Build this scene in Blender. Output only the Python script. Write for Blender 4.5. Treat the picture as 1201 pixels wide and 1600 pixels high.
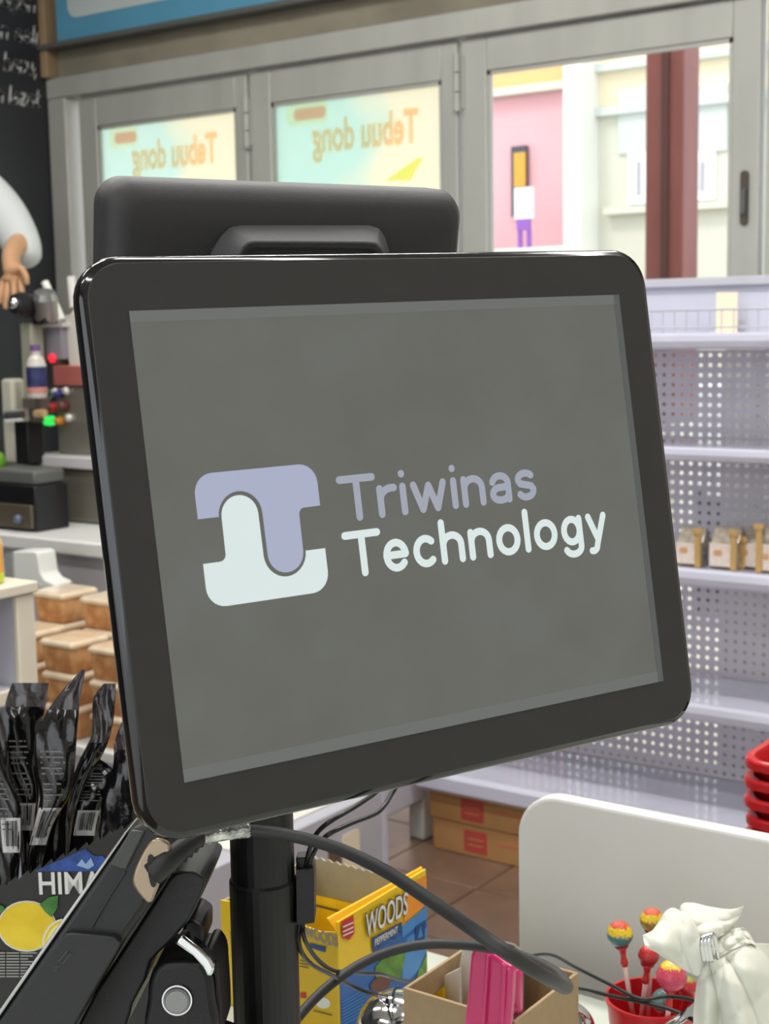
import bpy, math, random
import numpy as np
from mathutils import Vector, Matrix
random.seed(7)
for _o in list(bpy.data.objects): bpy.data.objects.remove(_o)
SC = bpy.context.scene
COL = SC.collection

# ------------------------------------------------------------------ camera
FPX = 2270.0; CX, CY = 600.5, 800.0
R = np.array([[0.81407797, 0.05970596, -0.57767834],
              [0.58047567, -0.11453332, 0.80618244],
              [-0.01802952, -0.99162358, -0.1278969]])      # camera axes (right, down, forward) -> shop axes
EYE = np.array([0, 0, 1.40])
CXA, CDA, CFA = R[:, 0], R[:, 1], R[:, 2]
cam_d = bpy.data.cameras.new('camera'); cam = bpy.data.objects.new('camera', cam_d); COL.objects.link(cam)
cam.matrix_world = Matrix(((R[0,0], -R[0,1], -R[0,2], 0), (R[1,0], -R[1,1], -R[1,2], 0), (R[2,0], -R[2,1], -R[2,2], 1.40), (0,0,0,1)))
cam_d.sensor_fit = 'HORIZONTAL'; cam_d.sensor_width = 36.0; cam_d.lens = 36.0*FPX/1201.0
cam_d.clip_start = 0.02; cam_d.clip_end = 200
cam_d.dof.use_dof = True; cam_d.dof.focus_distance = 0.84; cam_d.dof.aperture_fstop = 26.0
SC.camera = cam
# ------------------------------------------------------------------ world, exposure
W = bpy.data.worlds.new('World'); SC.world = W; W.use_nodes = True
bg = W.node_tree.nodes['Background']; bg.inputs[0].default_value = (0.90, 0.95, 1.0, 1); bg.inputs[1].default_value = 2.15
SC.view_settings.view_transform = 'Standard'; SC.view_settings.look = 'None'
SC.view_settings.exposure = 0.0; SC.view_settings.gamma = 1.0; SC.view_settings.use_curve_mapping = False
sun_d = bpy.data.lights.new('sun', 'SUN'); sun = bpy.data.objects.new('sun', sun_d); COL.objects.link(sun)
sun_d.energy = 1.1; sun_d.angle = 0.2; sun_d.color = (1, .96, .88)
sun.rotation_euler = (math.radians(38), math.radians(-14), 0)
LAMP_W = 17.0     # power of each ceiling lamp
LAMPS = [(-3.3, 1.0, .8), (-3.1, 2.6, 1.0), (-1.6, -0.9, .8), (-1.6, 0.9, 1.5), (-1.3, 2.2, 1.9), (0.3, -0.9, .8), (0.3, 0.9, .8), (0.3, 2.2, 1.5)]

# ------------------------------------------------------------------ geometry helpers
def ray(x, y): return R @ np.array([(x-CX)/FPX, (y-CY)/FPX, 1.0])
def AT(x, y, t): return EYE + ray(x, y)*t
def ATX(x, y, X): r = ray(x, y); return EYE + r*(X/r[0])
def ATY(x, y, Y): r = ray(x, y); return EYE + r*(Y/r[1])
def ATZ(x, y, Z): r = ray(x, y); return EYE + r*((Z-1.40)/r[2])
WL = {}
class MB:
    def __init__(s): s.v = []; s.f = []
    def add(s, vs, fs):
        n = len(s.v); s.v += [tuple(float(c) for c in p) for p in vs]; s.f += [tuple(n+i for i in q) for q in fs]; return s
    def box(s, x0, x1, y0, y1, z0, z1):
        return s.add([(x0,y0,z0),(x1,y0,z0),(x1,y1,z0),(x0,y1,z0),(x0,y0,z1),(x1,y0,z1),(x1,y1,z1),(x0,y1,z1)],
                     [(0,3,2,1),(4,5,6,7),(0,1,5,4),(1,2,6,5),(2,3,7,6),(3,0,4,7)])
    def obox(s, c, ax, ay, az, hx, hy, hz):
        c, ax, ay, az = map(np.array, (c, ax, ay, az)); vs = []
        for k in (-1, 1):
            for (i, j) in ((-1,-1),(1,-1),(1,1),(-1,1)): vs.append(c+ax*hx*i+ay*hy*j+az*hz*k)
        return s.add(vs, [(0,3,2,1),(4,5,6,7),(0,1,5,4),(1,2,6,5),(2,3,7,6),(3,0,4,7)])
    def prism(s, pts, off):
        pts = [np.array(p, float) for p in pts]; n = len(pts); off = np.array(off, float)
        vs = pts + [p+off for p in pts]
        return s.add(vs, [tuple(range(n)), tuple(range(2*n-1, n-1, -1))] + [(i, i+n, (i+1)%n+n, (i+1)%n) for i in range(n)])
    def poly(s, pts): return s.add(pts, [tuple(range(len(pts)))])
    def loft(s, rings, cap0=True, cap1=True, closed=True):
        n = len(rings[0]); vs = [p for r in rings for p in r]; fs = []
        m = n if closed else n-1
        for k in range(len(rings)-1):
            for i in range(m):
                a = k*n+i; b = k*n+(i+1) % n; fs.append((a, b, b+n, a+n))
        if cap0: fs.append(tuple(range(n-1, -1, -1)))
        if cap1: fs.append(tuple((len(rings)-1)*n+i for i in range(n)))
        return s.add(vs, fs)
    def tube(s, path, r, n=10, smooth_n=0, cap=True):
        P = [np.array(p, float) for p in path]
        rs = list(r) if hasattr(r, '__len__') else [r]*len(P)
        if smooth_n:
            Q = []; RR = []
            for i in range(len(P)-1):
                p0 = P[max(i-1,0)]; p1 = P[i]; p2 = P[i+1]; p3 = P[min(i+2, len(P)-1)]
                for k in range(smooth_n):
                    t = k/smooth_n
                    Q.append(.5*((2*p1)+(-p0+p2)*t+(2*p0-5*p1+4*p2-p3)*t*t+(-p0+3*p1-3*p2+p3)*t**3)); RR.append(rs[i]*(1-t)+rs[i+1]*t)
            Q.append(P[-1]); RR.append(rs[-1]); P = Q; rs = RR
        rings = []; prev = None
        for i, p in enumerate(P):
            d = P[min(i+1, len(P)-1)]-P[max(i-1, 0)]; d = d/(np.linalg.norm(d)+1e-12)
            if prev is None:
                a = np.cross(d, [0,0,1.0]);
                if np.linalg.norm(a) < .05: a = np.cross(d, [1.0,0,0])
            else: a = prev - d*(prev@d)
            a = a/np.linalg.norm(a); prev = a; b = np.cross(d, a)
            rings.append([p+rs[i]*(math.cos(2*math.pi*k/n)*a+math.sin(2*math.pi*k/n)*b) for k in range(n)])
        return s.loft(rings, cap, cap)
    def lathe(s, prof, c, ax=(0,0,1), n=24, ref=None):
        ax = np.array(ax, float); ax /= np.linalg.norm(ax)
        a = np.cross(ax, [1.0,0,0] if abs(ax[0]) < .9 else [0,1.0,0]); a /= np.linalg.norm(a); b = np.cross(ax, a); c = np.array(c, float)
        return s.loft([[c+ax*z+max(r,1e-5)*(math.cos(2*math.pi*k/n)*a+math.sin(2*math.pi*k/n)*b) for k in range(n)] for r, z in prof])
    def grid(s, fn, nu, nv):
        vs = [fn(i/nu, j/nv) for j in range(nv+1) for i in range(nu+1)]
        return s.add(vs, [(j*(nu+1)+i, j*(nu+1)+i+1, (j+1)*(nu+1)+i+1, (j+1)*(nu+1)+i) for j in range(nv) for i in range(nu)])
    def build(s, name, mat, parent=None, smooth=False, bevel=0, seg=2, subd=0, origin=None, solid=0, angle=35):
        V = np.array(s.v)
        c = np.array(origin, float) if origin is not None else (np.array([(V[:,0].min()+V[:,0].max())/2, (V[:,1].min()+V[:,1].max())/2, V[:,2].min()]) if parent is None else (V.min(0)+V.max(0))/2)
        me = bpy.data.meshes.new(name); me.from_pydata([tuple(p) for p in (V-c)], [], s.f); me.validate()
        me.materials.append(mat)
        o = bpy.data.objects.new(name, me); COL.objects.link(o)
        if smooth: me.polygons.foreach_set('use_smooth', [True]*len(me.polygons))
        if parent is not None: o.parent = parent; o.location = tuple(c-WL[parent.name])
        else: o.location = tuple(c)
        WL[o.name] = c
        if solid: md = o.modifiers.new('solid', 'SOLIDIFY'); md.thickness = solid; md.offset = 0
        if bevel:
            md = o.modifiers.new('bevel', 'BEVEL'); md.width = bevel; md.segments = seg; md.limit_method = 'ANGLE'; md.angle_limit = math.radians(angle); md.harden_normals = False
            me.polygons.foreach_set('use_smooth', [True]*len(me.polygons))
            try: me.set_sharp_from_angle(angle=math.radians(38))
            except Exception: pass
        if subd: md = o.modifiers.new('subd', 'SUBSURF'); md.levels = subd; md.render_levels = subd
        return o
def empty(name, loc):
    o = bpy.data.objects.new(name, None); COL.objects.link(o); o.location = tuple(float(c) for c in loc); o.empty_display_size = .05
    WL[o.name] = np.array(loc, float); return o
def tag(o, label=None, cat=None, group=None, kind=None):
    if label: o['label'] = label
    if cat: o['category'] = cat
    if group: o['group'] = group
    if kind: o['kind'] = kind
    return o
def struct(o, label=None): o['kind'] = 'structure'; (label and o.__setitem__('label', label)); return o
def copy_tree(o, loc=None, rotz=None, parent=None):
    c = o.copy(); COL.objects.link(c); c.parent = parent
    if loc is not None: c.location = tuple(float(k) for k in loc); WL[c.name] = np.array(loc, float)
    if rotz is not None: c.rotation_euler[2] = rotz
    for ch in o.children: copy_tree(ch, None, None, c)
    return c
def rr(w, h, r, n=6):
    pts = []
    for cx, cy, a in ((w/2-r, h/2-r, 0), (-w/2+r, h/2-r, 90), (-w/2+r, -h/2+r, 180), (w/2-r, -h/2+r, 270)):
        for k in range(n+1):
            t = math.radians(a+90*k/n); pts.append((cx+r*math.cos(t), cy+r*math.sin(t)))
    return pts
class Frame:
    def __init__(s, o, ax, ay, az): s.o, s.x, s.y, s.z = [np.array(k, float) for k in (o, ax, ay, az)]
    def __call__(s, x, y, z=0): return s.o+s.x*x+s.y*y+s.z*z
    def pts(s, ps, z=0): return [s(p[0], p[1], z) for p in ps]
def px_prism(mb, pts, t, depth):
    return mb.prism([AT(x, y, t) for x, y in pts], CFA*depth)
def smooth_closed(pts, n=4):
    out = []; N = len(pts); P = [np.array(p, float) for p in pts]
    for i in range(N):
        p0, p1, p2, p3 = P[i-1], P[i], P[(i+1) % N], P[(i+2) % N]
        for k in range(n):
            t = k/n; out.append(tuple(.5*((2*p1)+(-p0+p2)*t+(2*p0-5*p1+4*p2-p3)*t*t+(-p0+3*p1-3*p2+p3)*t**3)))
    return out
# ------------------------------------------------------------------ materials
def s2l(c): return tuple(((k/255)/12.92 if k/255 <= .04045 else ((k/255+.055)/1.055)**2.4) for k in c)
def mat(name, rgb, rough=.5, metal=0.0, var=0.0, vscale=30.0, bump=0.0, bscale=200.0, emit=0.0, coat=0.0, spec=.5, ecol=None, trans=0.0, alpha=1.0, sheen=0.0, stretch=None, rgb2=None):
    m = bpy.data.materials.new(name); m.use_nodes = True; nt = m.node_tree; b = nt.nodes['Principled BSDF']
    col = s2l(rgb)+(1,)
    b.inputs['Base Color'].default_value = col; b.inputs['Roughness'].default_value = rough; b.inputs['Metallic'].default_value = metal
    b.inputs['Specular IOR Level'].default_value = spec; b.inputs['Coat Weight'].default_value = coat; b.inputs['Coat Roughness'].default_value = .05
    b.inputs['Transmission Weight'].default_value = trans
    if sheen: b.inputs['Sheen Weight'].default_value = sheen
    tc = None
    def coords():
        nonlocal tc
        if tc is None:
            t = nt.nodes.new('ShaderNodeTexCoord'); mp = nt.nodes.new('ShaderNodeMapping'); nt.links.new(t.outputs['Object'], mp.inputs[0])
            if stretch: mp.inputs['Scale'].default_value = stretch
            tc = mp.outputs[0]
        return tc
    if var or rgb2:
        n = nt.nodes.new('ShaderNodeTexNoise'); n.inputs['Scale'].default_value = vscale; n.inputs['Detail'].default_value = 4
        nt.links.new(coords(), n.inputs['Vector'])
        r = nt.nodes.new('ShaderNodeValToRGB'); nt.links.new(n.outputs['Fac'], r.inputs['Fac'])
        if rgb2:
            c0, c1 = col, s2l(rgb2)+(1,)
        else:
            c0 = tuple(k*(1-var) for k in col[:3])+(1,); c1 = tuple(min(1, k*(1+var)) for k in col[:3])+(1,)
        r.color_ramp.elements[0].position = .36; r.color_ramp.elements[1].position = .64
        r.color_ramp.elements[0].color = c0; r.color_ramp.elements[1].color = c1
        nt.links.new(r.outputs[0], b.inputs['Base Color'])
        if emit: nt.links.new(r.outputs[0], b.inputs['Emission Color'])
    if bump:
        n = nt.nodes.new('ShaderNodeTexNoise'); n.inputs['Scale'].default_value = bscale; n.inputs['Detail'].default_value = 3
        nt.links.new(coords(), n.inputs['Vector'])
        bp = nt.nodes.new('ShaderNodeBump'); bp.inputs['Strength'].default_value = bump; bp.inputs['Distance'].default_value = .002
        nt.links.new(n.outputs['Fac'], bp.inputs['Height']); nt.links.new(bp.outputs[0], b.inputs['Normal'])
    if emit:
        b.inputs['Emission Strength'].default_value = emit
        if not var: b.inputs['Emission Color'].default_value = (s2l(ecol)+(1,)) if ecol else col
    return m
def glass_mat(name, tint=(1,1,1), refl=.06, rough=.02):
    m = bpy.data.materials.new(name); m.use_nodes = True; nt = m.node_tree
    for n in list(nt.nodes):
        if n.type == 'BSDF_PRINCIPLED': nt.nodes.remove(n)
    out = [n for n in nt.nodes if n.type == 'OUTPUT_MATERIAL'][0]
    tr = nt.nodes.new('ShaderNodeBsdfTransparent'); tr.inputs[0].default_value = tint+(1,)
    gl = nt.nodes.new('ShaderNodeBsdfGlossy'); gl.inputs['Roughness'].default_value = rough
    lw = nt.nodes.new('ShaderNodeLayerWeight'); pw = nt.nodes.new('ShaderNodeMath'); pw.operation = 'POWER'; pw.inputs[1].default_value = 4; nt.links.new(lw.outputs['Facing'], pw.inputs[0])
    ma = nt.nodes.new('ShaderNodeMath'); ma.operation = 'MULTIPLY_ADD'; ma.inputs[1].default_value = .5; ma.inputs[2].default_value = .02; nt.links.new(pw.outputs[0], ma.inputs[0])
    mx = nt.nodes.new('ShaderNodeMixShader'); nt.links.new(ma.outputs[0], mx.inputs[0]); nt.links.new(tr.outputs[0], mx.inputs[1]); nt.links.new(gl.outputs[0], mx.inputs[2])
    nt.links.new(mx.outputs[0], out.inputs[0]); return m
def film_mat(name, rgb, rgb2=None, scale=2.0, k=.75, grad=None):
    # printed translucent vinyl: diffuse + translucent
    m = bpy.data.materials.new(name); m.use_nodes = True; nt = m.node_tree
    for n in list(nt.nodes):
        if n.type == 'BSDF_PRINCIPLED': nt.nodes.remove(n)
    out = [n for n in nt.nodes if n.type == 'OUTPUT_MATERIAL'][0]
    d = nt.nodes.new('ShaderNodeBsdfDiffuse'); t = nt.nodes.new('ShaderNodeBsdfTranslucent'); mx = nt.nodes.new('ShaderNodeMixShader'); mx.inputs[0].default_value = k
    c = s2l(rgb)+(1,)
    d.inputs[0].default_value = c; t.inputs[0].default_value = c
    if rgb2:
        tc = nt.nodes.new('ShaderNodeTexCoord'); n = nt.nodes.new('ShaderNodeTexNoise'); n.inputs['Scale'].default_value = scale; n.inputs['Detail'].default_value = 1
        r = nt.nodes.new('ShaderNodeValToRGB'); nt.links.new(tc.outputs['Object'], n.inputs['Vector']); sx_ = nt.nodes.new('ShaderNodeSeparateXYZ'); nt.links.new(tc.outputs['Object'], sx_.inputs[0]); ma = nt.nodes.new('ShaderNodeMath'); ma.operation = 'MULTIPLY_ADD'; ma.inputs[1].default_value = grad or 0.0; nt.links.new(sx_.outputs['X'], ma.inputs[0]); nt.links.new(n.outputs['Fac'], ma.inputs[2]); nt.links.new(ma.outputs[0], r.inputs[0])
        r.color_ramp.elements[0].color = c; r.color_ramp.elements[1].color = s2l(rgb2)+(1,); r.color_ramp.elements[0].position = .40; r.color_ramp.elements[1].position = .64
        nt.links.new(r.outputs[0], d.inputs[0]); nt.links.new(r.outputs[0], t.inputs[0])
    nt.links.new(d.outputs[0], mx.inputs[1]); nt.links.new(t.outputs[0], mx.inputs[2]); nt.links.new(mx.outputs[0], out.inputs[0]); return m
def ink_mat(name, tint):
    m = bpy.data.materials.new(name); m.use_nodes = True; nt = m.node_tree
    for n in list(nt.nodes):
        if n.type == 'BSDF_PRINCIPLED': nt.nodes.remove(n)
    out = [n for n in nt.nodes if n.type == 'OUTPUT_MATERIAL'][0]
    tr = nt.nodes.new('ShaderNodeBsdfTransparent'); tr.inputs[0].default_value = tint+(1,); nt.links.new(tr.outputs[0], out.inputs[0]); return m
def emit_mat(name, rgb, st=1.0): return mat(name, (20,20,20), rough=.4, emit=st, ecol=rgb)
M = dict(
    bezel=mat('bezel_glass', (49,49,49), .42, var=.04, vscale=60, spec=.45),
    rim=mat('gloss_black_plastic', (14,14,15), .12, coat=.6),
    black=mat('matte_black_plastic', (15,15,16), .42, bump=.1, bscale=900),
    charcoal=mat('charcoal_plastic', (50,50,51), .5, bump=.25, bscale=1800, var=.05, vscale=900),
    charcoal2=mat('charcoal_bracket_plastic', (62,63,64), .48, bump=.3, bscale=1800, var=.08, vscale=900),
    cable=mat('cable_rubber', (46,47,47), .5, bump=.05, bscale=400),
    cable_thin=mat('thin_cable_rubber', (30,33,32), .4),
    tape=mat('clear_tape', (206,208,206), .12, metal=.75, bump=1.0, bscale=160, var=.4, vscale=120),
    white=mat('white_laminate', (216,216,212), .35, var=.02, vscale=8),
    lav=mat('lavender_white_steel', (200,201,217), .16, coat=.8, var=.02, vscale=6),
    lavgrey=mat('grey_white_steel', (186,186,196), .4, var=.03, vscale=6),
    panelgrey=mat('perforated_steel', (222,217,225), .4, var=.02, vscale=5),
    cream=mat('cream_board', (222,214,196), .5, var=.03, vscale=12),
    alu=mat('aluminium_frame', (178,179,172), .42, metal=.15, var=.05, vscale=9, stretch=(1,1,.2)),
    alu_d=mat('dark_aluminium_gasket', (92,94,90), .5, var=.05),  # darker grey for trim, latch, lid, plinth and base
    concrete=mat('stained_concrete', (138,132,116), .8, var=.14, vscale=5, bump=.3, bscale=30),
    tan=mat('tan_wood_trim', (150,128,98), .6, var=.1, vscale=14, stretch=(1,1,.1)),
    chalk=mat('chalkboard_paint', (37,39,43), .55, var=.12, vscale=3),
    chalkw=mat('white_paint_lettering', (205,205,205), .7, var=.05),
    wallp=mat('shop_wall_paint', (205,202,192), .7, var=.03, vscale=3),
    ceil=mat('ceiling_board', (222,222,218), .8, var=.02, vscale=2),
    tile=mat('brown_floor_tile', (112,88,72), .38, var=.14, vscale=9, bump=.06, bscale=40),
    grout=mat('floor_grout', (92,76,64), .8, var=.1),
    glass=glass_mat('window_glass'),
    chrome=mat('chrome', (225,226,228), .10, metal=1.0),
    steel=mat('brushed_steel', (150,144,132), .35, metal=.6, var=.06, vscale=20, stretch=(.2,1,1)),
    steel_d=mat('dark_steel', (86,80,70), .4, metal=.4, var=.1, vscale=12),
    red=mat('red_plastic', (190,28,36), .28, var=.04, vscale=9),
    card=mat('kraft_cardboard', (170,146,112), .85, var=.03, vscale=120, bump=.15, bscale=500),
    card_edge=mat('carton_board', (166,130,84), .8, var=.07, vscale=18),
    greyboard=mat('grey_carton_board', (176,170,148), .85, var=.05, vscale=60),
)
def font_text(s, fr, size, mat_, name, parent, depth=.0004, mirror=False, align='LEFT', shear=0.0, xs=1.0, offset=0.0, z=0.0):
    cu = bpy.data.curves.new('lettering', 'FONT'); cu.body = s; cu.size = size; cu.extrude = 0; cu.align_x = align; cu.shear = shear; cu.offset = offset; cu.resolution_u = 4
    to = bpy.data.objects.new('tmp', cu); COL.objects.link(to)
    dg = bpy.context.evaluated_depsgraph_get(); me = to.evaluated_get(dg).to_mesh()
    vs = [fr((-v.co.x if mirror else v.co.x)*xs, v.co.y, z) for v in me.vertices]; fs = [tuple(p.vertices) for p in me.polygons]
    to.evaluated_get(dg).to_mesh_clear(); bpy.data.objects.remove(to); bpy.data.curves.remove(cu)
    mb = MB(); mb.add(vs, fs); n = len(vs)
    return mb.build(name, mat_, parent)
# ---- stroke alphabet (rounded ends)
def arc(cx, cy, rx, ry, a0, a1, n=10): return [(cx+rx*math.cos(math.radians(a0+(a1-a0)*k/n)), cy+ry*math.sin(math.radians(a0+(a1-a0)*k/n))) for k in range(n+1)]
GL = {
 'T': ([[(0,.92),(.70,.92)], [(.35,.92),(.35,.08)]], .70),
 'r': ([[(0,.08),(0,.64)], [(0,.40)]+arc(.27,.40,.27,.24,170,80,6)], .27),
 'i': ([[(0,.08),(0,.64)], [(0,.92),(0,.921)]], 0),
 'l': ([[(0,.08),(0,.94)]], 0),
 'w': ([[(0,.64),(.17,.08),(.34,.60),(.51,.08),(.68,.64)]], .68),
 'n': ([[(0,.08),(0,.64)], [(0,.40)]+arc(.21,.42,.21,.22,180,0,10)+[(.42,.08)]], .42),
 'h': ([[(0,.08),(0,.94)], [(0,.40)]+arc(.21,.42,.21,.22,180,0,10)+[(.42,.08)]], .42),
 'a': ([arc(.20,.46,.19,.18,165,0,8)+[(.39,.08)], [(.39,.38),(.2,.37)]+arc(.17,.225,.165,.145,90,270,8)+arc(.22,.24,.17,.16,270,350,5)], .39),
 's': ([arc(.19,.50,.18,.14,35,180,7)+[(.02,.46),(.06,.40),(.32,.33),(.37,.26)]+arc(.19,.23,.18,.15,0,-150,8)], .37),
 'e': ([[(.02,.37),(.43,.37)]+arc(.225,.36,.215,.28,5,320,16)], .44),
 'c': ([arc(.215,.36,.215,.28,48,312,14)], .38),
 'o': ([arc(.225,.36,.225,.28,0,360,20)], .45),
 'g': ([arc(.20,.37,.20,.27,0,360,18), [(.41,.64),(.41,-.02)]+arc(.21,-.02,.20,.17,0,-160,8)], .41),
 'y': ([[(0,.64),(.20,.10)], [(.40,.64),(.17,-.06)]+arc(.06,-.06,.11,.12,-15,-110,5)], .40),
 'u': ([[(0,.64),(0,.3)]+arc(.2,.29,.2,.21,180,360,10), [(.4,.64),(.4,.08)]], .40),
 'b': ([[(0,.94),(0,.08)], arc(.21,.36,.21,.28,0,360,18)], .42),
 'z': ([[(0,.64),(.36,.64),(0,.08),(.38,.08)]], .38),
 't': ([[(.12,.9),(.12,.2)]+arc(.26,.2,.14,.12,180,300,6), [(0,.64),(.3,.64)]], .32),
 ',': ([[(.05,.08),(0,-.1)]], .06),
}
def ribbon(mb, pts, w, fr, z):
    P = [np.array(p) for p in pts]
    for a, b in zip(P[:-1], P[1:]):
        d = b-a; L = np.linalg.norm(d)
        if L < 1e-9: continue
        n = np.array([-d[1], d[0]])/L*w/2
        mb.poly([fr(*(a-n), z), fr(*(b-n), z), fr(*(b+n), z), fr(*(a+n), z)])
    for p in P: mb.poly([fr(p[0]+w/2*math.cos(k*math.pi/6), p[1]+w/2*math.sin(k*math.pi/6), z) for k in range(12)])
def stroke_text(mb, s, fr, x0, y0, h, total=None, w=.165, gap=.13, slant=0.0, link=False, z=0.0):
    adv = sum(GL[c][1]+w+gap if c != ' ' else .35 for c in s)-gap-.10*s.count('T')
    sx = (total/adv) if total else h
    x = w/2; last = None
    for c in s:
        if c == ' ': x += .35; last = None; continue
        st, wd = GL[c]
        for pl in st: ribbon(mb, [(x0+(p[0]+x+slant*p[1])*sx, y0+p[1]*h) for p in pl], w*h, fr, z)
        if link and last is not None: ribbon(mb, [(x0+(last+slant*.08)*sx, y0+.08*h), (x0+(x+slant*.4)*sx, y0+.42*h)], w*h*.5, fr, z)
        last = x+wd
        x += wd+w+gap-(.10 if c == 'T' else 0)
    return mb

# ================================================================== the setting
M['road'] = mat('asphalt', (186,184,180), .9, var=.06, vscale=3)
XL, XR, YB, YF, ZC = -4.40, 2.2, 4.0, -2.6, 3.2
floor = struct(MB().box(XL-.1, XR+.1, YF-.1, YB+.03, -.10, -.006).build('floor', M['grout']))
tile_me = None
for i in range(9):
    for j in range(10):
        x0 = -3.35+.30*i; y0 = 1.15+.30*j
        if x0 > -.9 or y0 > 3.9: continue
        if tile_me is None:
            t0 = MB().box(0, .296, 0, .296, 0, .008).build('tile', M['tile'], floor, bevel=.0015, seg=1, origin=(0,0,0)); tile_me = t0.data; o = t0
        else:
            o = t0.copy(); COL.objects.link(o)
        o.location = (x0-WL['floor'][0], y0-WL['floor'][1], -.008-WL['floor'][2])
struct(MB().box(XL-.1, XR+.1, YF-.1, YB+.25, ZC, ZC+.12).build('ceiling', M['ceil']))
wl = struct(MB().box(XL-.12, XL, YF, YB+.1, 0, ZC).build('wall_left', M['chalk']))
struct(MB().box(XR, XR+.12, YF, YB+.1, 0, ZC).build('wall_right', M['wallp']))
wfm = MB()     # shop front behind the camera: open frontage between two piers
wfm.box(XL-.1, -3.4, YF-.12, YF, 0, ZC); wfm.box(1.9, XR+.1, YF-.12, YF, 0, ZC); wfm.box(-3.4, 1.9, YF-.12, YF, 2.75, ZC); wfm.box(-3.4, 1.9, YF-.12, YF, 0, .12)
struct(wfm.build('wall_front', M['wallp']))
for px_ in (-1.7, 0.1): MB().box(px_-.03, px_+.03, YF-.10, YF-.02, .12, 2.75).build('mullion', M['alu'], bpy.data.objects['wall_front'])
pd = bpy.data.lights.new('shop_front_portal', 'AREA'); pd.shape = 'RECTANGLE'; pd.size = 5.3; pd.size_y = 2.6; pd.cycles.is_portal = True
po = bpy.data.objects.new('shop_front_portal', pd); COL.objects.link(po); po.location = (-.75, YF-.01, 1.43); po.rotation_euler = (math.radians(90), 0, math.radians(180))
struct(MB().box(-30, 20, -30, YF-.12, -.35, -.06).build('street_front', M['road']))
# window wall: lintel above the folding doors
lint = struct(MB().box(XL, XR, YB-.02, YB+.16, 2.36, ZC).build('wall_back', M['concrete']))
struct(MB().box(-.60, XR, YB-.02, YB+.16, 0, 2.36).build('wall_back', M['wallp']))
struct(MB().box(XL, -.6, YB-.05, YB+.07, 2.285, 2.362).build('trim_1', M['alu'], bevel=.004))     # header rail
struct(MB().box(XL+.002, XL+.10, YB-.05, YB+.07, 0, 2.285).build('trim_2', M['alu'], bevel=.006)) # jamb
struct(MB().box(XL, XL+.036, YB-.075, YB-.02, 2.363, ZC).build('trim_3', M['tan'], bevel=.004))   # wooden corner strip
struct(MB().box(XL, -.6, YB-.09, YB-.02, 2.463, 2.483).build('trim_4', M['alu_d'], bevel=.003))
# chalk lettering on the left wall (runs along the wall towards the windows)
WFR = Frame((XL+.0015, 0, 0), (0,1,0), (0,0,1), (1,0,0))
def wall_line(txt, xr_px, yb_px, hpx, wpx, nm='lettering'):
    pr = ATX(xr_px, yb_px, XL); p0 = ATX(xr_px-wpx, yb_px-wpx*.147, XL)
    t = np.linalg.norm(pr-EYE); h = hpx*t/FPX
    mb = MB(); stroke_text(mb, txt, WFR, p0[1], pr[2], h, total=(pr[1]-p0[1])*.84, w=.115, gap=.16, slant=.22, link=True)
    mb.build(nm, M['chalkw'], wl)
wall_line('nagan', 66, 24, 29, 78); wall_line('an asli', 70, 74, 28, 84)
wall_line('lu baru,', 70, 122, 28, 90); wall_line('an lezat', 76, 172, 28, 94)

# ---- folding glass doors
film1 = film_mat('poster_film_teal', (222,242,236), (248,245,230), 3.0, k=.95, grad=1.1)
film0 = film_mat('poster_film_cream', (226,243,238), (248,245,230), 3.0, k=.95, grad=1.6)
f_or = ink_mat('poster_ink_orange', (1.0,.66,.44)); f_pale = ink_mat('poster_ink_pale', (1.0,.97,.84)); f_red = ink_mat('poster_ink_red', (1.0,.70,.66)); f_lime = ink_mat('poster_ink_lime', (.93,.96,.45))
def door(n, x0, x1, g0, g1, gz1=2.165):
    fr = struct(MB().box(x0, g0, YB-.022, YB+.022, .02, 2.28).build('door_%d' % n, M['alu'], bevel=.004))
    MB().box(g1, x1, YB-.022, YB+.022, .02, 2.28).build('stile', M['alu'], fr, bevel=.004)
    MB().box(g0, g1, YB-.022, YB+.022, gz1, 2.28).build('rail', M['alu'], fr, bevel=.004)
    MB().box(g0, g1, YB-.022, YB+.022, .02, .075).build('rail', M['alu'], fr, bevel=.004)
    g = MB().box(g0-.004, g1+.004, YB-.003, YB+.003, .07, gz1+.006).build('pane', M['glass'], fr)
    bd = MB()
    for a, b, c, d in ((g0, g0+.012, .075, gz1), (g1-.012, g1, .075, gz1), (g0, g1, gz1-.012, gz1)): bd.box(a, b, YB-.016, YB-.004, c, d)
    bd.build('glazing_bead', M['alu'], fr)
    return fr
d1 = door(1, -4.255, -3.412, -4.163, -3.464); d2 = door(2, -3.396, -2.540, -3.305, -2.600)
d3 = door(3, -2.524, -1.545, -2.432, -1.628, 2.176); d4 = door(4, -1.529, -.61, -1.44, -.70)
for (dr, xh, za, zb) in ((d1, -3.404, 2.02, 2.20), (d2, -2.532, 2.06, 2.24)):
    for zz in (za, .6):
        h = MB(); L = zb-za
        for k in range(3): h.tube([(xh, YB-.034, zz+L*k/3+.002), (xh, YB-.034, zz+L*(k+1)/3-.002)], .011, 10)
        h.box(xh-.022, xh+.022, YB-.027, YB-.0221, zz+.01, zz+L-.01)
        h.build('hinge', M['alu'], dr, smooth=False)
lockz = ATY(1168, 310, YB)[2]
lk = MB(); lk.prism([(-1.586+p[0], YB-.024, lockz+p[1]) for p in rr(.024, .15, .011)], (0, -.006, 0)); lk.build('lock_plate', M['steel_d'], d3)
lk = MB(); lk.prism([(-1.586+p[0], YB-.030, lockz-.01+p[1]) for p in rr(.012, .07, .005)], (0, -.01, 0)); lk.build('latch', M['alu_d'], d3)
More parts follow.
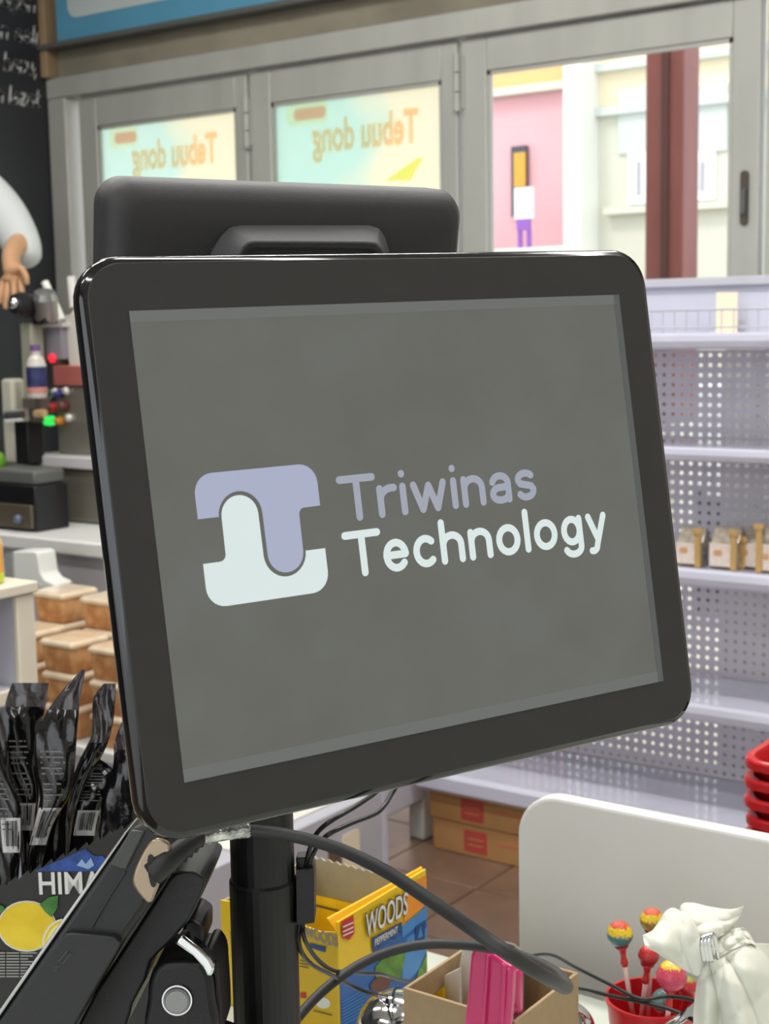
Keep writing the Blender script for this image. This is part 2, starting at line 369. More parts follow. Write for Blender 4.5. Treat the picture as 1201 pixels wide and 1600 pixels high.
def poster(dr, g0, g1, film, px_l, px_r, ypx, hpx, logo):
    zt = 2.150
    MB().box(g0-.003, g1+.003, YB+.0032, YB+.0040, .9, 2.169).build('poster', film, dr)
    pr = ATY(px_r, ypx, YB); pl = ATY(px_l, ypx+(px_r-px_l)*.155, YB); size = (pr[0]-pl[0])
    f = Frame((pr[0], YB+.0052, pr[2]-.03), (1,0,0), (.0,0,1.65), (0,-1,0))
    font_text('Tebuu dong', f, size*.185, f_pale, 'lettering_outline', dr, mirror=True, offset=.006, z=-.003)
    font_text('Tebuu dong', f, size*.185, f_or, 'lettering', dr, mirror=True, offset=.0026, z=0.0)
    a = ATY(logo[0], logo[1], YB); b = ATY(logo[2], logo[3], YB)
    mb = MB(); mb.prism([((a[0]+b[0])/2+p[0], YB+.0050, (a[2]+b[2])/2+p[1]) for p in rr(abs(b[0]-a[0])*1.15, .075, .03)], (0, .0006, 0)); mb.build('logo_patch', f_pale, dr)
    mb = MB(); mb.prism([((a[0]+b[0])/2+.01+p[0], YB+.0062, (a[2]+b[2])/2+p[1]) for p in rr(abs(b[0]-a[0])*.85, .04, .016)], (0, .0006, 0)); mb.build('logo_bar', f_red, dr)
    return f
poster(d1, -4.163, -3.464, film0, 192, 338, 238, 40, (172, 220, 212, 210))
poster(d2, -3.305, -2.600, film1, 470, 652, 205, 45, (450, 183, 508, 172))
q = ATY(620, 268, YB)
MB().prism([ATY(600, 282, YB)+[0,.006,0], ATY(640, 282, YB)+[0,.006,0], ATY(660, 246, YB)+[0,.006,0], ATY(652, 246, YB)+[0,.006,0]], (0, .0006, 0)).build('straw_print', f_lime, d2)

# ---- blue sign board above the doors
sg = empty('sign_board', (-3.2, YB-.05, 2.485))
M['sign_blue'] = mat('sign_blue', (92,158,190), .5, var=.04, vscale=6); M['sign_white'] = mat('sign_white', (196,208,208), .5); M['sign_navy'] = mat('sign_navy', (30,48,96), .5)
MB().box(-4.315, -1.6, YB-.06, YB-.022, 2.485, 3.12).build('board', M['sign_blue'], sg, bevel=.003)
f = MB(); f.prism([(-2.95+p[0], YB-.0605, 2.83+p[1]) for p in rr(2.60, .53, .05)], (0, -.0012, 0)); pn = f.build('face_panel', M['sign_white'], sg)
MB().prism([(ATY(147, 2, YB)[0]+p[0], YB-.0621, 2.72+p[1]) for p in rr(.045, .14, .02)], (0, -.001, 0)).build('letter_stroke', M['sign_navy'], pn)
MB().box(-4.32, -1.6, YB-.066, YB-.058, 2.476, 2.4865).build('lower_edge', M['steel_d'], sg)
tag(sg, 'blue and white sign board fixed above the glass folding doors', 'sign')

# ================================================================== outside the glass
M['pave'] = mat('pavement', (226,214,196), .9, var=.06, vscale=2)
struct(MB().box(-30, 20, YB+.10, 40, -.35, -.12).build('street_ground', M['road']))
struct(MB().box(-30, 20, YB+.03, 6.3, -.12, -.02).build('pavement', M['pave']))
M['pink'] = mat('pink_render', (228,178,183), .8, var=.03, vscale=.8); M['orange'] = mat('orange_render', (244,190,130), .8, var=.03, vscale=.8)
M['white_r'] = mat('white_render', (236,236,228), .8, var=.03, vscale=1); M['cream_r'] = mat('cream_render', (244,232,200), .8, var=.03, vscale=1)
M['grey_r'] = mat('pale_grey_render', (214,214,198), .8, var=.03, vscale=1); M['yellow_c'] = mat('mustard_curtain', (214,168,70), .8); M['dark_w'] = mat('dark_window', (70,72,84), .25)
M['purple'] = mat('purple_cloth', (150,100,190), .8); M['pure'] = mat('white_sheet', (246,246,246), .7); M['bluegrey'] = mat('pale_grey_shutter', (206,214,208), .7)
M['grey_pane'] = mat('grey_pane', (176,178,184), .2)
YS = 12.0
def S(x, y, Y=YS): return ATY(x, y, Y)
zo = S(840, 137)[2]; zt_ = S(840, 92)[2]; xb0, xb1 = -12.5, S(904, 200)[0]
bl = empty('shop_building', (-9, YS+2, -.12))
MB().box(xb0, xb1, YS, YS+5, -.12, zo).build('wall', M['pink'], bl)
MB().box(xb0, xb1, YS-.06, YS+5, zo, zt_+1.2).build('fascia', M['orange'], bl)
MB().box(xb0, xb1+.02, YS-.12, YS-.02, zo-.05, zo+.02).build('ledge', M['grey_r'], bl)
a, b = S(802, 230), S(826, 338)
wn = MB().box(a[0], b[0], YS-.05, YS+.02, b[2], a[2]).build('window', M['dark_w'], bl)
a, b = S(808, 240), S(826, 292); MB().box(a[0], b[0], YS-.07, YS-.052, b[2], a[2]).build('curtain', M['yellow_c'], wn)
tag(bl, 'pink rendered building with an orange top band across the street', 'building')
a, b = S(803, 294, YS-.5), S(831, 341, YS-.5)
sn = MB().box(a[0], b[0], YS-.5, YS-.46, b[2], a[2]).build('notice_board', M['pure'])
MB().box(a[0]+.02, b[0]-.03, YS-.495, YS-.465, b[2]-.10, b[2]).build('fringe', M['purple'], sn)
for k in (.25, .75): MB().box(a[0]+(b[0]-a[0])*k-.02, a[0]+(b[0]-a[0])*k+.02, YS-.49, YS-.465, -.12, b[2]-.10).build('post', M['purple'], sn)
tag(sn, 'white notice board with a purple lower edge before the pink wall', 'sign')
zb = S(840, 388)[2]
lw_ = MB().box(xb0, S(1003, 380)[0], 10.6, 10.8, -.12, ATY(840, 386, 10.6)[2]).build('garden_wall', M['white_r'])
tag(lw_, 'long low white wall standing in front of the pink building', 'wall')
b2 = empty('cream_building', (-3, YS+2, -.12)); xc1 = S(936, 200)[0]; xe = -1.0
MB().box(xb1+.03, xc1, YS-.35, YS+4, -.12, 7).build('corner_column', M['white_r'], b2)
z1, z2, z3 = S(970, 107)[2], S(970, 173)[2], S(970, 100)[2]
MB().box(xc1, xe, YS, YS+4, z2, 7).build('upper_wall', M['cream_r'], b2)
MB().box(xc1, xe, YS-.02, YS+4, -.12, z2).build('lower_wall', M['grey_r'], b2)
MB().box(xc1, xe, YS-.10, YS, z2-.04, z2+.03).build('band', M['bluegrey'], b2)
MB().box(xc1, xe, YS-.10, YS, z1-.02, z1+.05).build('band', M['bluegrey'], b2)
for (xa, ya, xb_, yb_) in ((985, 240, 1020, 318), (1083, 240, 1120, 312)):
    a, b = S(xa, ya), S(xb_, yb_)
    w_ = MB().box(a[0], b[0], YS-.06, YS, b[2], a[2]).build('window', M['pure'], b2)
    MB().box(a[0]+.09, b[0]-.09, YS-.075, YS-.061, b[2]+.08, a[2]-.08).build('pane', M['grey_pane'], w_)
    MB().box(a[0]-.1, b[0]+.1, YS-.05, YS-.021, a[2], a[2]+.55).build('shutter', M['bluegrey'], b2)
    MB().box(a[0]-.2, b[0]+.15, YS-.14, YS-.021, b[2]-.08, b[2]-.02).build('sill', M['grey_r'], b2)
tag(b2, 'cream building with white framed windows seen behind the brown pillar', 'building')
M['pillar'] = mat('brown_red_paint', (140,84,78), .5, var=.07, vscale=4, stretch=(3,3,.3))
pa, pb = ATY(1007, 250, 5.5), ATY(1089, 250, 5.5)
pl = MB().box(pa[0], pa[0]+.165, 5.5, 5.66, .98, 3.3).build('porch_pillar', M['pillar'], bevel=.01)
MB().box(pa[0]+.075, pa[0]+.105, 5.490, 5.5, .98, 3.3).build('corner_bead', mat('dark_brown_paint', (92,58,54), .5), pl)
MB().box(pa[0]-.002, pa[0]+.167, 5.498, 5.662, -.02, .98).build('plinth', M['white_r'], pl, bevel=.006)
tag(pl, 'reddish brown square pillar standing outside the right glass door', 'pillar')
# parked car facing left
M['car'] = mat('silver_car_paint', (222,226,232), .2, coat=.5); M['tyre'] = mat('tyre', (30,30,31), .8); M['carglass'] = mat('car_glass', (90,110,128), .08)
cc = ATY(1118, 420, 7.2); cx0 = cc[0]-.95
car = empty('parked_car', (cx0+2.1, 7.9, -.12))
prof = [(0,.35),(0,.80),(.15,.98),(1.05,1.10),(1.20,1.12),(1.95,1.70),(3.6,1.72),(4.1,1.15),(4.25,.95),(4.25,.35)]
MB().prism([(cx0+x, 7.05, z-.12+.1) for x, z in prof], (0, 1.7, 0)).build('body', M['car'], car, bevel=.05, seg=3)
MB().prism([(cx0+x, 7.04, z-.02) for x, z in [(1.35,1.14),(1.98,1.62),(2.6,1.64),(2.6,1.14)]], (0, -.005, 0)).build('side_window', M['carglass'], car)
MB().prism([(cx0+x, 7.04, z-.02) for x, z in [(2.7,1.14),(2.7,1.64),(3.5,1.64),(3.9,1.14)]], (0, -.005, 0)).build('side_window', M['carglass'], car)
MB().prism([(cx0+1.24, 7.15, 1.12), (cx0+1.90, 7.2, 1.60), (cx0+1.90, 8.6, 1.60), (cx0+1.24, 8.65, 1.12)], (-.02, 0, .015)).build('windscreen', M['carglass'], car)
MB().lathe([(.001,-.09),(.06,-.08),(.085,0),(.06,.08),(.001,.09)], (cx0+1.42, 6.93, 1.22), (1,0,0), 14).build('mirror', M['pure'], car, smooth=True)
for wx in (.85, 3.4):
    for wy in (7.02, 8.6): MB().lathe([(.2,0),(.31,.01),(.33,.09),(.31,.19),(.2,.2)], (cx0+wx, wy-.02, .21), (0,1,0), 20).build('wheel', M['tyre'], car)
tag(car, 'silver parked car outside behind the brown pillar', 'car')

# ================================================================== ceiling lamps
M['lampglow'] = emit_mat('lamp_diffuser', (255,248,236), 3.0)
for k, (lx, ly, lp) in enumerate(LAMPS):
    e_ = empty('ceiling_lamp', (lx, ly, ZC-.07))
    MB().box(lx-.62, lx+.62, ly-.09, ly+.09, ZC-.03, ZC-.0005).build('housing', M['white'], e_, bevel=.004)
    for s_ in (-.045, .045): MB().tube([(lx-.58, ly+s_, ZC-.048), (lx+.58, ly+s_, ZC-.048)], .014, 10).build('tube', M['lampglow'], e_, smooth=True)
    tag(e_, 'white twin tube ceiling lamp %s' % ['over the bread rack by the dark wall', 'over the drinks counter', 'behind the camera on the left', 'over the lozenge box side of the counter', 'over the white display shelving', 'behind the camera on the right', 'over the right end of the sales counter', 'over the shelving end right of the picture'][k], 'lamp', 'ceiling lamps')
    ld = bpy.data.lights.new('lamp_light', 'AREA'); ld.shape = 'RECTANGLE'; ld.size = 1.16; ld.size_y = .16; ld.energy = LAMP_W*lp; ld.color = (1, .98, .945)
    lo = bpy.data.objects.new('lamp_light', ld); COL.objects.link(lo); lo.parent = e_; lo.location = (0, 0, -.004)

# ================================================================== white perforated display shelving
GX0, GX1, GY = -2.13, -.35, 3.455
gd = empty('display_shelving', (-1.4, 3.35, 0))
PITCH, HR = .025, .0054
def perforated(x0, x1, z0, z1, xh1):
    nx = int((xh1-x0)/PITCH); nz = int((z1-z0)/PITCH); mb = MB(); vs = []; fs = []
    sq = [(1,0),(1,1),(0,1),(-1,1),(-1,0),(-1,-1),(0,-1),(1,-1)]
    for i in range(nx):
        if abs((i % 36)-35) < 1: solid = True
        else: solid = False
        for j in range(nz):
            cx = x0+PITCH*(i+.5); cz = z0+PITCH*(j+.5); n = len(vs)
            if solid:
                vs += [(cx-PITCH/2, GY, cz-PITCH/2), (cx+PITCH/2, GY, cz-PITCH/2), (cx+PITCH/2, GY, cz+PITCH/2), (cx-PITCH/2, GY, cz+PITCH/2)]; fs.append((n, n+1, n+2, n+3)); continue
            vs += [(cx+PITCH/2*a, GY, cz+PITCH/2*b) for a, b in sq]
            vs += [(cx+HR*math.cos(k*math.pi/4), GY, cz+HR*math.sin(k*math.pi/4)) for k in range(8)]
            vs += [(cx+HR*math.cos(k*math.pi/4), GY+.0012, cz+HR*math.sin(k*math.pi/4)) for k in range(8)]
            for k in range(8):
                l = (k+1) % 8
                fs.append((n+k, n+8+k, n+8+l, n+l)); fs.append((n+8+k, n+16+k, n+16+l, n+8+l))
    mb.add(vs, fs)
    xe = x0+PITCH*nx
    mb.add([(xe, GY, z0), (x1, GY, z0), (x1, GY, z0+PITCH*nz), (xe, GY, z0+PITCH*nz)], [(0,1,2,3)])
    return mb
perforated(GX0+.005, GX1, .222, 1.345, -1.10).build('back_panel', M['panelgrey'], gd)
MB().box(GX0, GX1, GY-.003, GY+.012, 1.347, 1.492).build('top_panel', M['lav'], gd)
MB().box(GX0-.01, GX1, GY-.018, GY+.02, 1.480, 1.502).build('top_rail', M['lavgrey'], gd, bevel=.003)
for xu in (GX0, GX0+.9, GX1): MB().box(xu-.02, xu+.02, GY+.004, GY+.05, 0, 1.49).build('upright', M['lavgrey'], gd)
def band_z(x, ya, yb, Y): return ATY(x, yb, Y)[2], ATY(x, ya, Y)[2]
for k, (xp, ya, yb) in enumerate(((1100, 520, 546), (1110, 700, 723), (1130, 893, 921), (1140, 1107, 1135))):
    Y0 = 3.16; z0, z1 = band_z(xp, ya, yb, Y0)
    sh = MB().box(GX0, GX1, Y0+.006, GY-.004, z1-.028, z1-.004).build('shelf', M['lav'], gd, bevel=.003)
    h = z1-z0; pr = [(0, 0), (-.006, .15*h), (-.010, .5*h), (-.008, .85*h), (0, h), (.008, h), (.008, 0)]
    MB().prism([(GX0, Y0+a, z0+b) for a, b in pr], (GX1-GX0, 0, 0)).build('price_rail', M['lav'], sh, smooth=False)
    for xu in (GX0+.012, GX0+.9):
        MB().prism([(xu-.003, Y0+.05, z1-.03), (xu-.003, GY, z1-.03), (xu-.003, GY, z1-.12), (xu-.003, GY-.06, z1-.12)], (.004, 0, 0)).build('bracket', M['lavgrey'], sh)
    if k == 0:
        wf = MB(); zt = ATY(1100, 484, 3.175)[2]; zb = z1
        wf.tube([(GX0, 3.175, zt), (GX1, 3.175, zt)], .0026, 6); wf.tube([(GX0, 3.175, zb+.012), (GX1, 3.175, zb+.012)], .0022, 6)
        for i in range(int((GX1-GX0)/.029)): wf.tube([(GX0+.029*i, 3.175, zb-.004), (GX0+.029*i, 3.175, zt)], .0014, 5)
        wf.build('wire_fence', M['lavgrey'], sh)
        TOPZ = z1
    if k == 2: SH2 = z1
# base deck
zd = .222
dk = MB().box(GX0, GX1, 3.106, GY-.004, zd-.045, zd).build('base_deck', M['lav'], gd, bevel=.005)
MB().prism([(GX0, 3.106+a, zd-.055+b) for a, b in ((0,0),(-.012,.012),(-.012,.045),(0,.056),(.004,.056),(.004,0))], (GX1-GX0, 0, 0)).build('price_rail', M['lav'], dk)
for xl_ in (GX0+.05, GX1-.05): MB().box(xl_-.02, xl_+.02, 3.38, 3.44, 0, zd-.04).build('foot', M['lavgrey'], gd)
tag(gd, 'white steel display shelving with perforated back panel below the windows', 'shelving')
# thin upright cream panel behind the wire fence
c0 = ATY(1118, 514, 3.40); c1 = ATY(1152, 456, 3.40)
M['cardc'] = mat('cream_card', (238,226,200), .6)
cd = MB().box(c0[0], c1[0], 3.40, 3.402, TOPZ-.003, c1[2]).build('cream_panel', M['cardc'])
MB().box(c0[0], c1[0], 3.36, 3.40, TOPZ-.003, TOPZ-.0015).build('foot_flap', M['cardc'], cd)
tag(cd, 'cream panel standing on the top shelf behind the wire fence', 'card')
# snack packs on the shelf
M['snack'] = mat('snack_pouch_film', (150,140,128), .2, var=.3, vscale=60, bump=.5, bscale=80, coat=.3); M['label'] = mat('snack_paper_label', (214,200,190), .6, var=.06, vscale=90)
M['gold'] = mat('gold_clip', (214,176,112), .3, metal=.5); M['lprint'] = mat('label_print_brown', (196,150,110), .6)
for k, (xa, xb_, gx, gy) in enumerate(((1052, 1096, 1091, 826), (1104, 1152, 1147, 828), (1152, 1186, 1160, 838), (1184, 1218, 1187, 818))):
    Y0 = 3.20+.03*(k == 2); zz = SH2-.004
    a = ATY(xa, 870, Y0); b = ATY(xb_, 870, Y0); zt = ATY(xa, 832, Y0)[2]
    e_ = empty('snack_pouch', ((a[0]+b[0])/2, Y0+.04, zz))
    cx_ = (a[0]+b[0])/2; w = b[0]-a[0]-.006
    rings = []
    for zq, wy, ww in ((0, .055, 1), (.02, .07, 1.0), ((zt-zz)*.7, .06, 1.0), ((zt-zz)*.93, .03, .98), (zt-zz+.012, .008, .96)):
        rings.append([(cx_+p[0], Y0+.04+p[1], zz+zq) for p in rr(w*ww, wy, min(.003, wy*.4), 2)])
    MB().loft(rings).build('pouch', M['snack'], e_, smooth=False)
    lb = MB().box(cx_-w*.46, cx_+w*.40, Y0-.0005, Y0+.004, zz+.008, zz+(zt-zz)*.72).build('paper_label', M['label'], e_)
    MB().prism([(cx_-w*.15+p[0], Y0-.0006, zz+.04+p[1]) for p in rr(w*.3, .014, .006)], (0, -.0008, 0)).build('print', M['lprint'], lb)
    g = ATY(gx, gy, Y0)
    MB().box(g[0]-.007, g[0]+.007, Y0-.006, Y0-.001, zz+.002, g[2]-.01).build('gold_strip', M['gold'], e_)
    MB().box(g[0]-.012, g[0]+.012, Y0-.009, Y0-.001, g[2]-.012, g[2]).build('gold_clip', M['gold'], e_)
    tag(e_, ['snack pouch with paper label nearest the monitor edge on the shelf', 'second snack pouch from the monitor edge, wide paper label, gold clip', 'narrow snack pouch set back between two gold clipped pouches', 'snack pouch at the right picture edge with the tallest gold clip'][k], 'snack pouch', 'snack pouches on the shelf')
# cartons under the shelving
M['cart'] = mat('brown_carton', (170,126,78), .75, var=.06, vscale=10); M['cart_red'] = mat('carton_red_print', (176,66,56), .75, var=.05); M['cart_print'] = mat('carton_faint_print', (184,110,76), .75)
for k in range(2):
    z0 = .001+k*.083; dx = -.012*k
    xa, xb_ = -2.10+dx, -1.20; Yc = 3.128+.004*k
    e_ = empty('carton', ((xa+xb_)/2, Yc+.13, z0))
    MB().box(xa, xb_, Yc, Yc+.24, z0, z0+.081).build('box', M['cart'], e_, bevel=.002)
    ls = MB().box(xa+.10, xa+.17, Yc-.0012, Yc-.0002, z0+.012, z0+.070).build('logo_square', M['cart_red'], e_)
    MB().box(xa+.112, xa+.158, Yc-.0016, Yc-.0012, z0+.030, z0+.034).build('logo_line', M['cart'], ls)
    MB().box(xa+.112, xa+.158, Yc-.0016, Yc-.0012, z0+.046, z0+.050).build('logo_line', M['cart'], ls)
    MB().box(xa+.20, xa+.40, Yc-.0008, Yc-.0001, z0+.045, z0+.054).build('print', M['cart_print'], e_)
    tag(e_, ['brown carton with red logo lying on the floor under the shelving', 'brown carton stacked on another carton under the white shelving'][k], 'carton', 'cartons under the shelving')

# ================================================================== low white rack on the left
RK = empty('display_rack', (-2.45, 2.70, 0))
for (px_, py_) in ((-2.152, 2.21), (-2.152, 3.19), (-2.68, 2.21), (-2.68, 3.19)):
    MB().box(px_-.0, px_+.05 if px_ < -2.5 else px_-.05, py_-.028, py_+.028, 0, .44).build('leg', M['white'] if py_ > 3 else M['cream'], RK, bevel=.004)
MB().box(-2.68, -2.16, 2.19, 3.21, .44, .466).build('top_board', M['white'], RK, bevel=.004)
MB().box(-2.68, -2.17, 2.19, 3.21, .24, .26).build('lower_board', M['lavgrey'], RK)
MB().box(-2.185, -2.152, 2.225, 3.175, .115, .205).build('side_apron', M['lav'], RK, bevel=.006)
MB().box(-2.182, -2.155, 2.225, 3.175, .205, .30).build('side_panel', M['lavgrey'], RK, bevel=.003)
MB().box(-2.68, -2.64, 2.225, 3.175, .115, .30).build('side_apron', M['lav'], RK, bevel=.006)
tag(RK, 'low white display rack on legs carrying bread boxes', 'rack')
# low cabinet before the rack
x_c = -1.95; yr_ = ATX(602, 1300, x_c)[1]; zt = ATX(490, 1284, x_c)[2]
LC = empty('low_cabinet', (x_c-.09, yr_-.35, 0))
MB().box(x_c-.17, x_c, yr_-.75, yr_, .0, zt).build('body', M['lavgrey'], LC, bevel=.004)
tag(LC, 'low grey white cabinet on the floor right of the monitor pole', 'cabinet')
MB().box(x_c-.002, x_c+.002, yr_-.01, yr_+.006, .0, zt).build('edge_strip', M['lav'], LC)
sa, sb = ATX(533, 1312, x_c), ATX(560, 1352, x_c)
st = MB().prism([(x_c+.0025, (sa[1]+sb[1])/2+p[0], (sa[2]+sb[2])/2+p[1]) for p in rr(abs(sb[1]-sa[1])+.002, abs(sb[2]-sa[2])+.02, .01)], (.002, 0, 0)).build('sticker', M['cardc'], LC)
MB().box(x_c+.0005, x_c+.002, sa[1]-.05, sa[1]-.004, sb[2]-.01, sa[2]-.01).build('sticker', M['tile'], LC)
# bag heap lying on the cabinet
M['wpaper'] = mat('white_paper_bag', (232,228,220), .6, var=.03, bump=.4, bscale=30)
bgm = MB(); c = np.array([x_c-.10, yr_-.30, zt+.002])
bgm.grid(lambda u, v: c+np.array([(.5-u)*.12, (v-.5)*.42, .035*math.sin(math.pi*u)*math.sin(math.pi*v)*(1+.4*math.sin(9*v+4*u))]), 8, 16)
bgm.grid(lambda u, v: c+np.array([(u-.5)*.12, (v-.5)*.42, 0]), 2, 2)
tag(bgm.build('paper_bag', M['wpaper'], smooth=True), 'crumpled white paper bag lying on the low cabinet behind the cables', 'bag')

# bread boxes
M['bread'] = mat('brown_bread', (178,120,70), .55, rgb2=(214,166,112), vscale=28, bump=.5, bscale=50); M['clearlid'] = mat('clear_plastic_lid', (226,206,176), .15, var=.08, vscale=20, coat=.5)
bw, bh, bd_ = .112, .0765, .118
def breadbox(cx, cy, cz, k=1.0):
    e_ = empty('bread_box', (cx, cy, cz)); w, h, d = bw*k, bh*k, bd_*k
    rings = [[(cx+p[0], cy+p[1], cz+z) for p in rr(w*s_, d*s_, .010, 3)] for z, s_ in ((0, .84), (.006, .88), (h*.80, .97), (h*.81, 1.0))]
    MB().loft(rings).build('loaf', M['bread'], e_, smooth=False)
    rings = [[(cx+p[0], cy+p[1], cz+z) for p in rr(w*s_, d*s_, .010, 3)] for z, s_ in ((h*.811, 1.02), (h*.90, 1.02), (h*.985, .92), (h*.99, .86))]
    MB().loft(rings).build('lid', M['clearlid'], e_, smooth=False)
    return e_
B = 0
LBL = {}
rows = ['bottom', 'second', 'third', 'top']
cols = [(ATY(197, 1100, 2.27)[0], 'right edge'), (ATY(124, 1100, 2.27)[0], 'middle'), (ATY(48, 1100, 2.27)[0], 'left')]
for ri in range(2):                       # two ranks, front and rear
    for ci, (bx_, cn) in enumerate(cols):
        n_ = ([3, 3, 3], [2, 4, 4])[ri][ci]
        for k in range(n_):
            e_ = breadbox(bx_+random.uniform(-.004, .004), 2.27+.124*ri+random.uniform(-.003, .003), .467+k*(bh+.0005))
            tag(e_, '%s bread box in the %s column of the %s rank on the rack' % (rows[k], cn, ['front', 'rear'][ri]), 'bread box', 'bread boxes on the rack')

# ================================================================== drinks counter on the left
IZ = .85; IX1 = -2.70
ic = empty('drinks_counter', (-3.5, 2.9, 0))
MB().box(XL+.01, IX1, 2.63, 3.10, 0, IZ-.04).build('front_panel', mat('grey_counter_panel', (172,172,176), .45, var=.03, vscale=4), ic)
MB().box(XL+.005, IX1+.01, 2.60, 3.12, IZ-.04, IZ).build('worktop', M['white'], ic, bevel=.006)
MB().box(XL+.01, IX1-.02, 3.101, 3.11, 0, .02).build('plinth', M['alu_d'], ic)
tag(ic, 'white topped drinks counter with grey front along the dark wall', 'counter')
def pbox(mb, x0, y0, x1, y1, Y, d):
    ym = (y0+y1)/2; xm = (x0+x1)/2
    return mb.box(ATY(x0, ym, Y)[0], ATY(x1, ym, Y)[0], Y, Y+d, ATY(xm, y1, Y)[2], ATY(xm, y0, Y)[2])
def plat(x, y, Y): return ATY(x, y, Y)
# drawer box
Y = 2.66
a, b = ATY(-14, 800, Y), ATY(56, 800, Y); zt = ATY(25, 758, Y)[2]
db = empty('drawer_box', ((a[0]+b[0])/2, Y+.15, IZ))
MB().box(a[0], b[0], Y, Y+.12, IZ+.001, zt).build('case', M['black'], db, bevel=.004)
zf0, zf1 = ATY(25, 823, Y)[2], ATY(25, 787, Y)[2]
df = MB().box(a[0]+.006, b[0]-.006, Y-.012, Y-.0005, max(zf0, IZ+.006), zf1).build('drawer_front', mat('brown_steel', (92,84,70), .4, metal=.3), db, bevel=.003)
p = ATY(31, 811, Y-.012); MB().lathe([(.001,.0),(.012,0),(.014,.008),(.010,.016),(.001,.018)], (p[0], Y-.012, p[2]), (0,-1,0), 14).build('knob', mat('blue_grey_knob', (90,100,120), .3), df, smooth=True)
MB().box(a[0]-.01, b[0]-.01, Y+.01, Y+.12, zt, ATY(25, 735, Y)[2]).build('lid', M['alu_d'], db, bevel=.008)
tag(db, 'black drawer box with a brown steel drawer on the drinks counter', 'drawer box')
# cup sealing machine
Y = 2.86
sm = empty('cup_sealing_machine', (ATY(110, 760, Y)[0], Y+.15, IZ))
a, b = ATY(58, 765, Y), ATY(185, 765, Y)
z_l = ATY(110, 730, Y)[2]
MB().box(a[0]+.01, b[0], Y, Y+.235, IZ+.001, z_l).build('lower_cabinet', M['steel_d'], sm, bevel=.004)
MB().box(ATY(90, 765, Y-.002)[0], b[0]-.004, Y-.006, Y, IZ+.006, z_l-.01).build('cabinet_door', M['steel'], sm)
MB().box(a[0]-.005, b[0]+.01, Y-.03, Y+.235, z_l, ATY(110, 712, Y)[2]).build('ledge', mat('pale_ledge', (190,186,188), .35), sm, bevel=.004)
z_u = ATY(110, 604, Y)[2]
MB().box(ATY(76, 650, Y)[0], b[0], Y+.03, Y+.235, ATY(110, 711.5, Y)[2], z_u).build('upper_body', M['steel'], sm, bevel=.006)
MB().box(ATY(74, 590, Y)[0], b[0], Y+.02, Y+.22, z_u, ATY(110, 572, Y)[2]).build('tray', mat('dull_red_tray', (164,92,84), .45), sm, bevel=.004)
def button(x, y, rpx, colr, nm, em=0):
    p = ATY(x, y, Y+.03); r = rpx*4.2/FPX
    m_ = mat('button_%s' % nm, colr, .3) if not em else emit_mat('button_%s' % nm, colr, em)
    return MB().lathe([(r*.98,-.001),(r,.012),(r*.85,.026),(r*.4,.032),(.0005,.033)], (p[0], Y+.03, p[2]), (0,-1,0), 16).build('button', m_, sm, smooth=True)
def ring(x, y, rpx):
    p = ATY(x, y, Y+.03); r = rpx*4.2/FPX
    MB().lathe([(r,-.001),(r*1.05,.008),(r*.8,.016),(.0005,.017)], (p[0], Y+.03, p[2]), (0,-1,0), 16).build('bezel', mat('button_bezel', (214,212,206), .25, metal=.3), sm, smooth=True)
button(79, 615, 6, (30,96,74), 'teal'); ring(89, 612, 6); button(97, 615, 6, (40,60,130), 'blue'); ring(106, 611, 6.5)
button(88, 636, 8.5, (190,30,40), 'red'); ring(97, 634, 6); button(104, 634, 8, (96,48,44), 'maroon')
button(82, 657, 8, (40,235,90), 'green_lit', 1.1); button(99, 657, 7, (204,130,40), 'amber'); ring(110, 653, 6.5)
tag(sm, 'steel cup sealing machine with coloured buttons beside the monitor', 'machine')
# white tub with straws
Y = 2.92; zb = ATY(110, 572, Y)[2]
c = ATY(116, 535, Y); cz = ATY(110, 572, 2.86)[2]+.001
tb = empty('straw_tub', (c[0], Y+.05, cz)); zt = ATY(112, 492, Y)[2]
rings = [[(c[0]+p[0], Y+.05+p[1], z) for p in rr(w_, .09, .012, 3)] for z, w_ in ((cz, .075), (zt, .09))]
MB().loft(rings, True, False).build('tub', mat('white_tub', (214,210,200), .4), tb, solid=.003)
MB().grid(lambda u, v: np.array([c[0]+(u-.5)*.08, Y+.05+(v-.5)*.08, zt-.004+.05*math.sin(math.pi*u)*math.sin(math.pi*v)*(1+.3*math.sin(20*u)*math.cos(17*v))]), 10, 10).build('contents', mat('beige_wrapped_straws', (206,186,150), .7, var=.12, vscale=90), tb, smooth=True)
tag(tb, 'white tub heaped with beige wrapped straws behind the monitor edge', 'tub')
M['wstick'] = mat('white_stick', (226,224,218), .4)
for k, (xa, ya, xb_, yb_, r) in enumerate(((70, 441, 97, 500, 6.0), (111, 432, 115, 480, 6.5))):
    s_ = MB().tube([ATY(xa, ya, Y+.03), ATY((xa+xb_)/2, (ya+yb_)/2, Y+.03), ATY(xb_, yb_, Y+.03)], r*4.3/FPX, 10).build('plastic_stick', M['wstick'], smooth=False)
    tag(s_, ['long white stick leaning out of the straw tub', 'short white stick standing at the monitor corner'][k], 'stick')
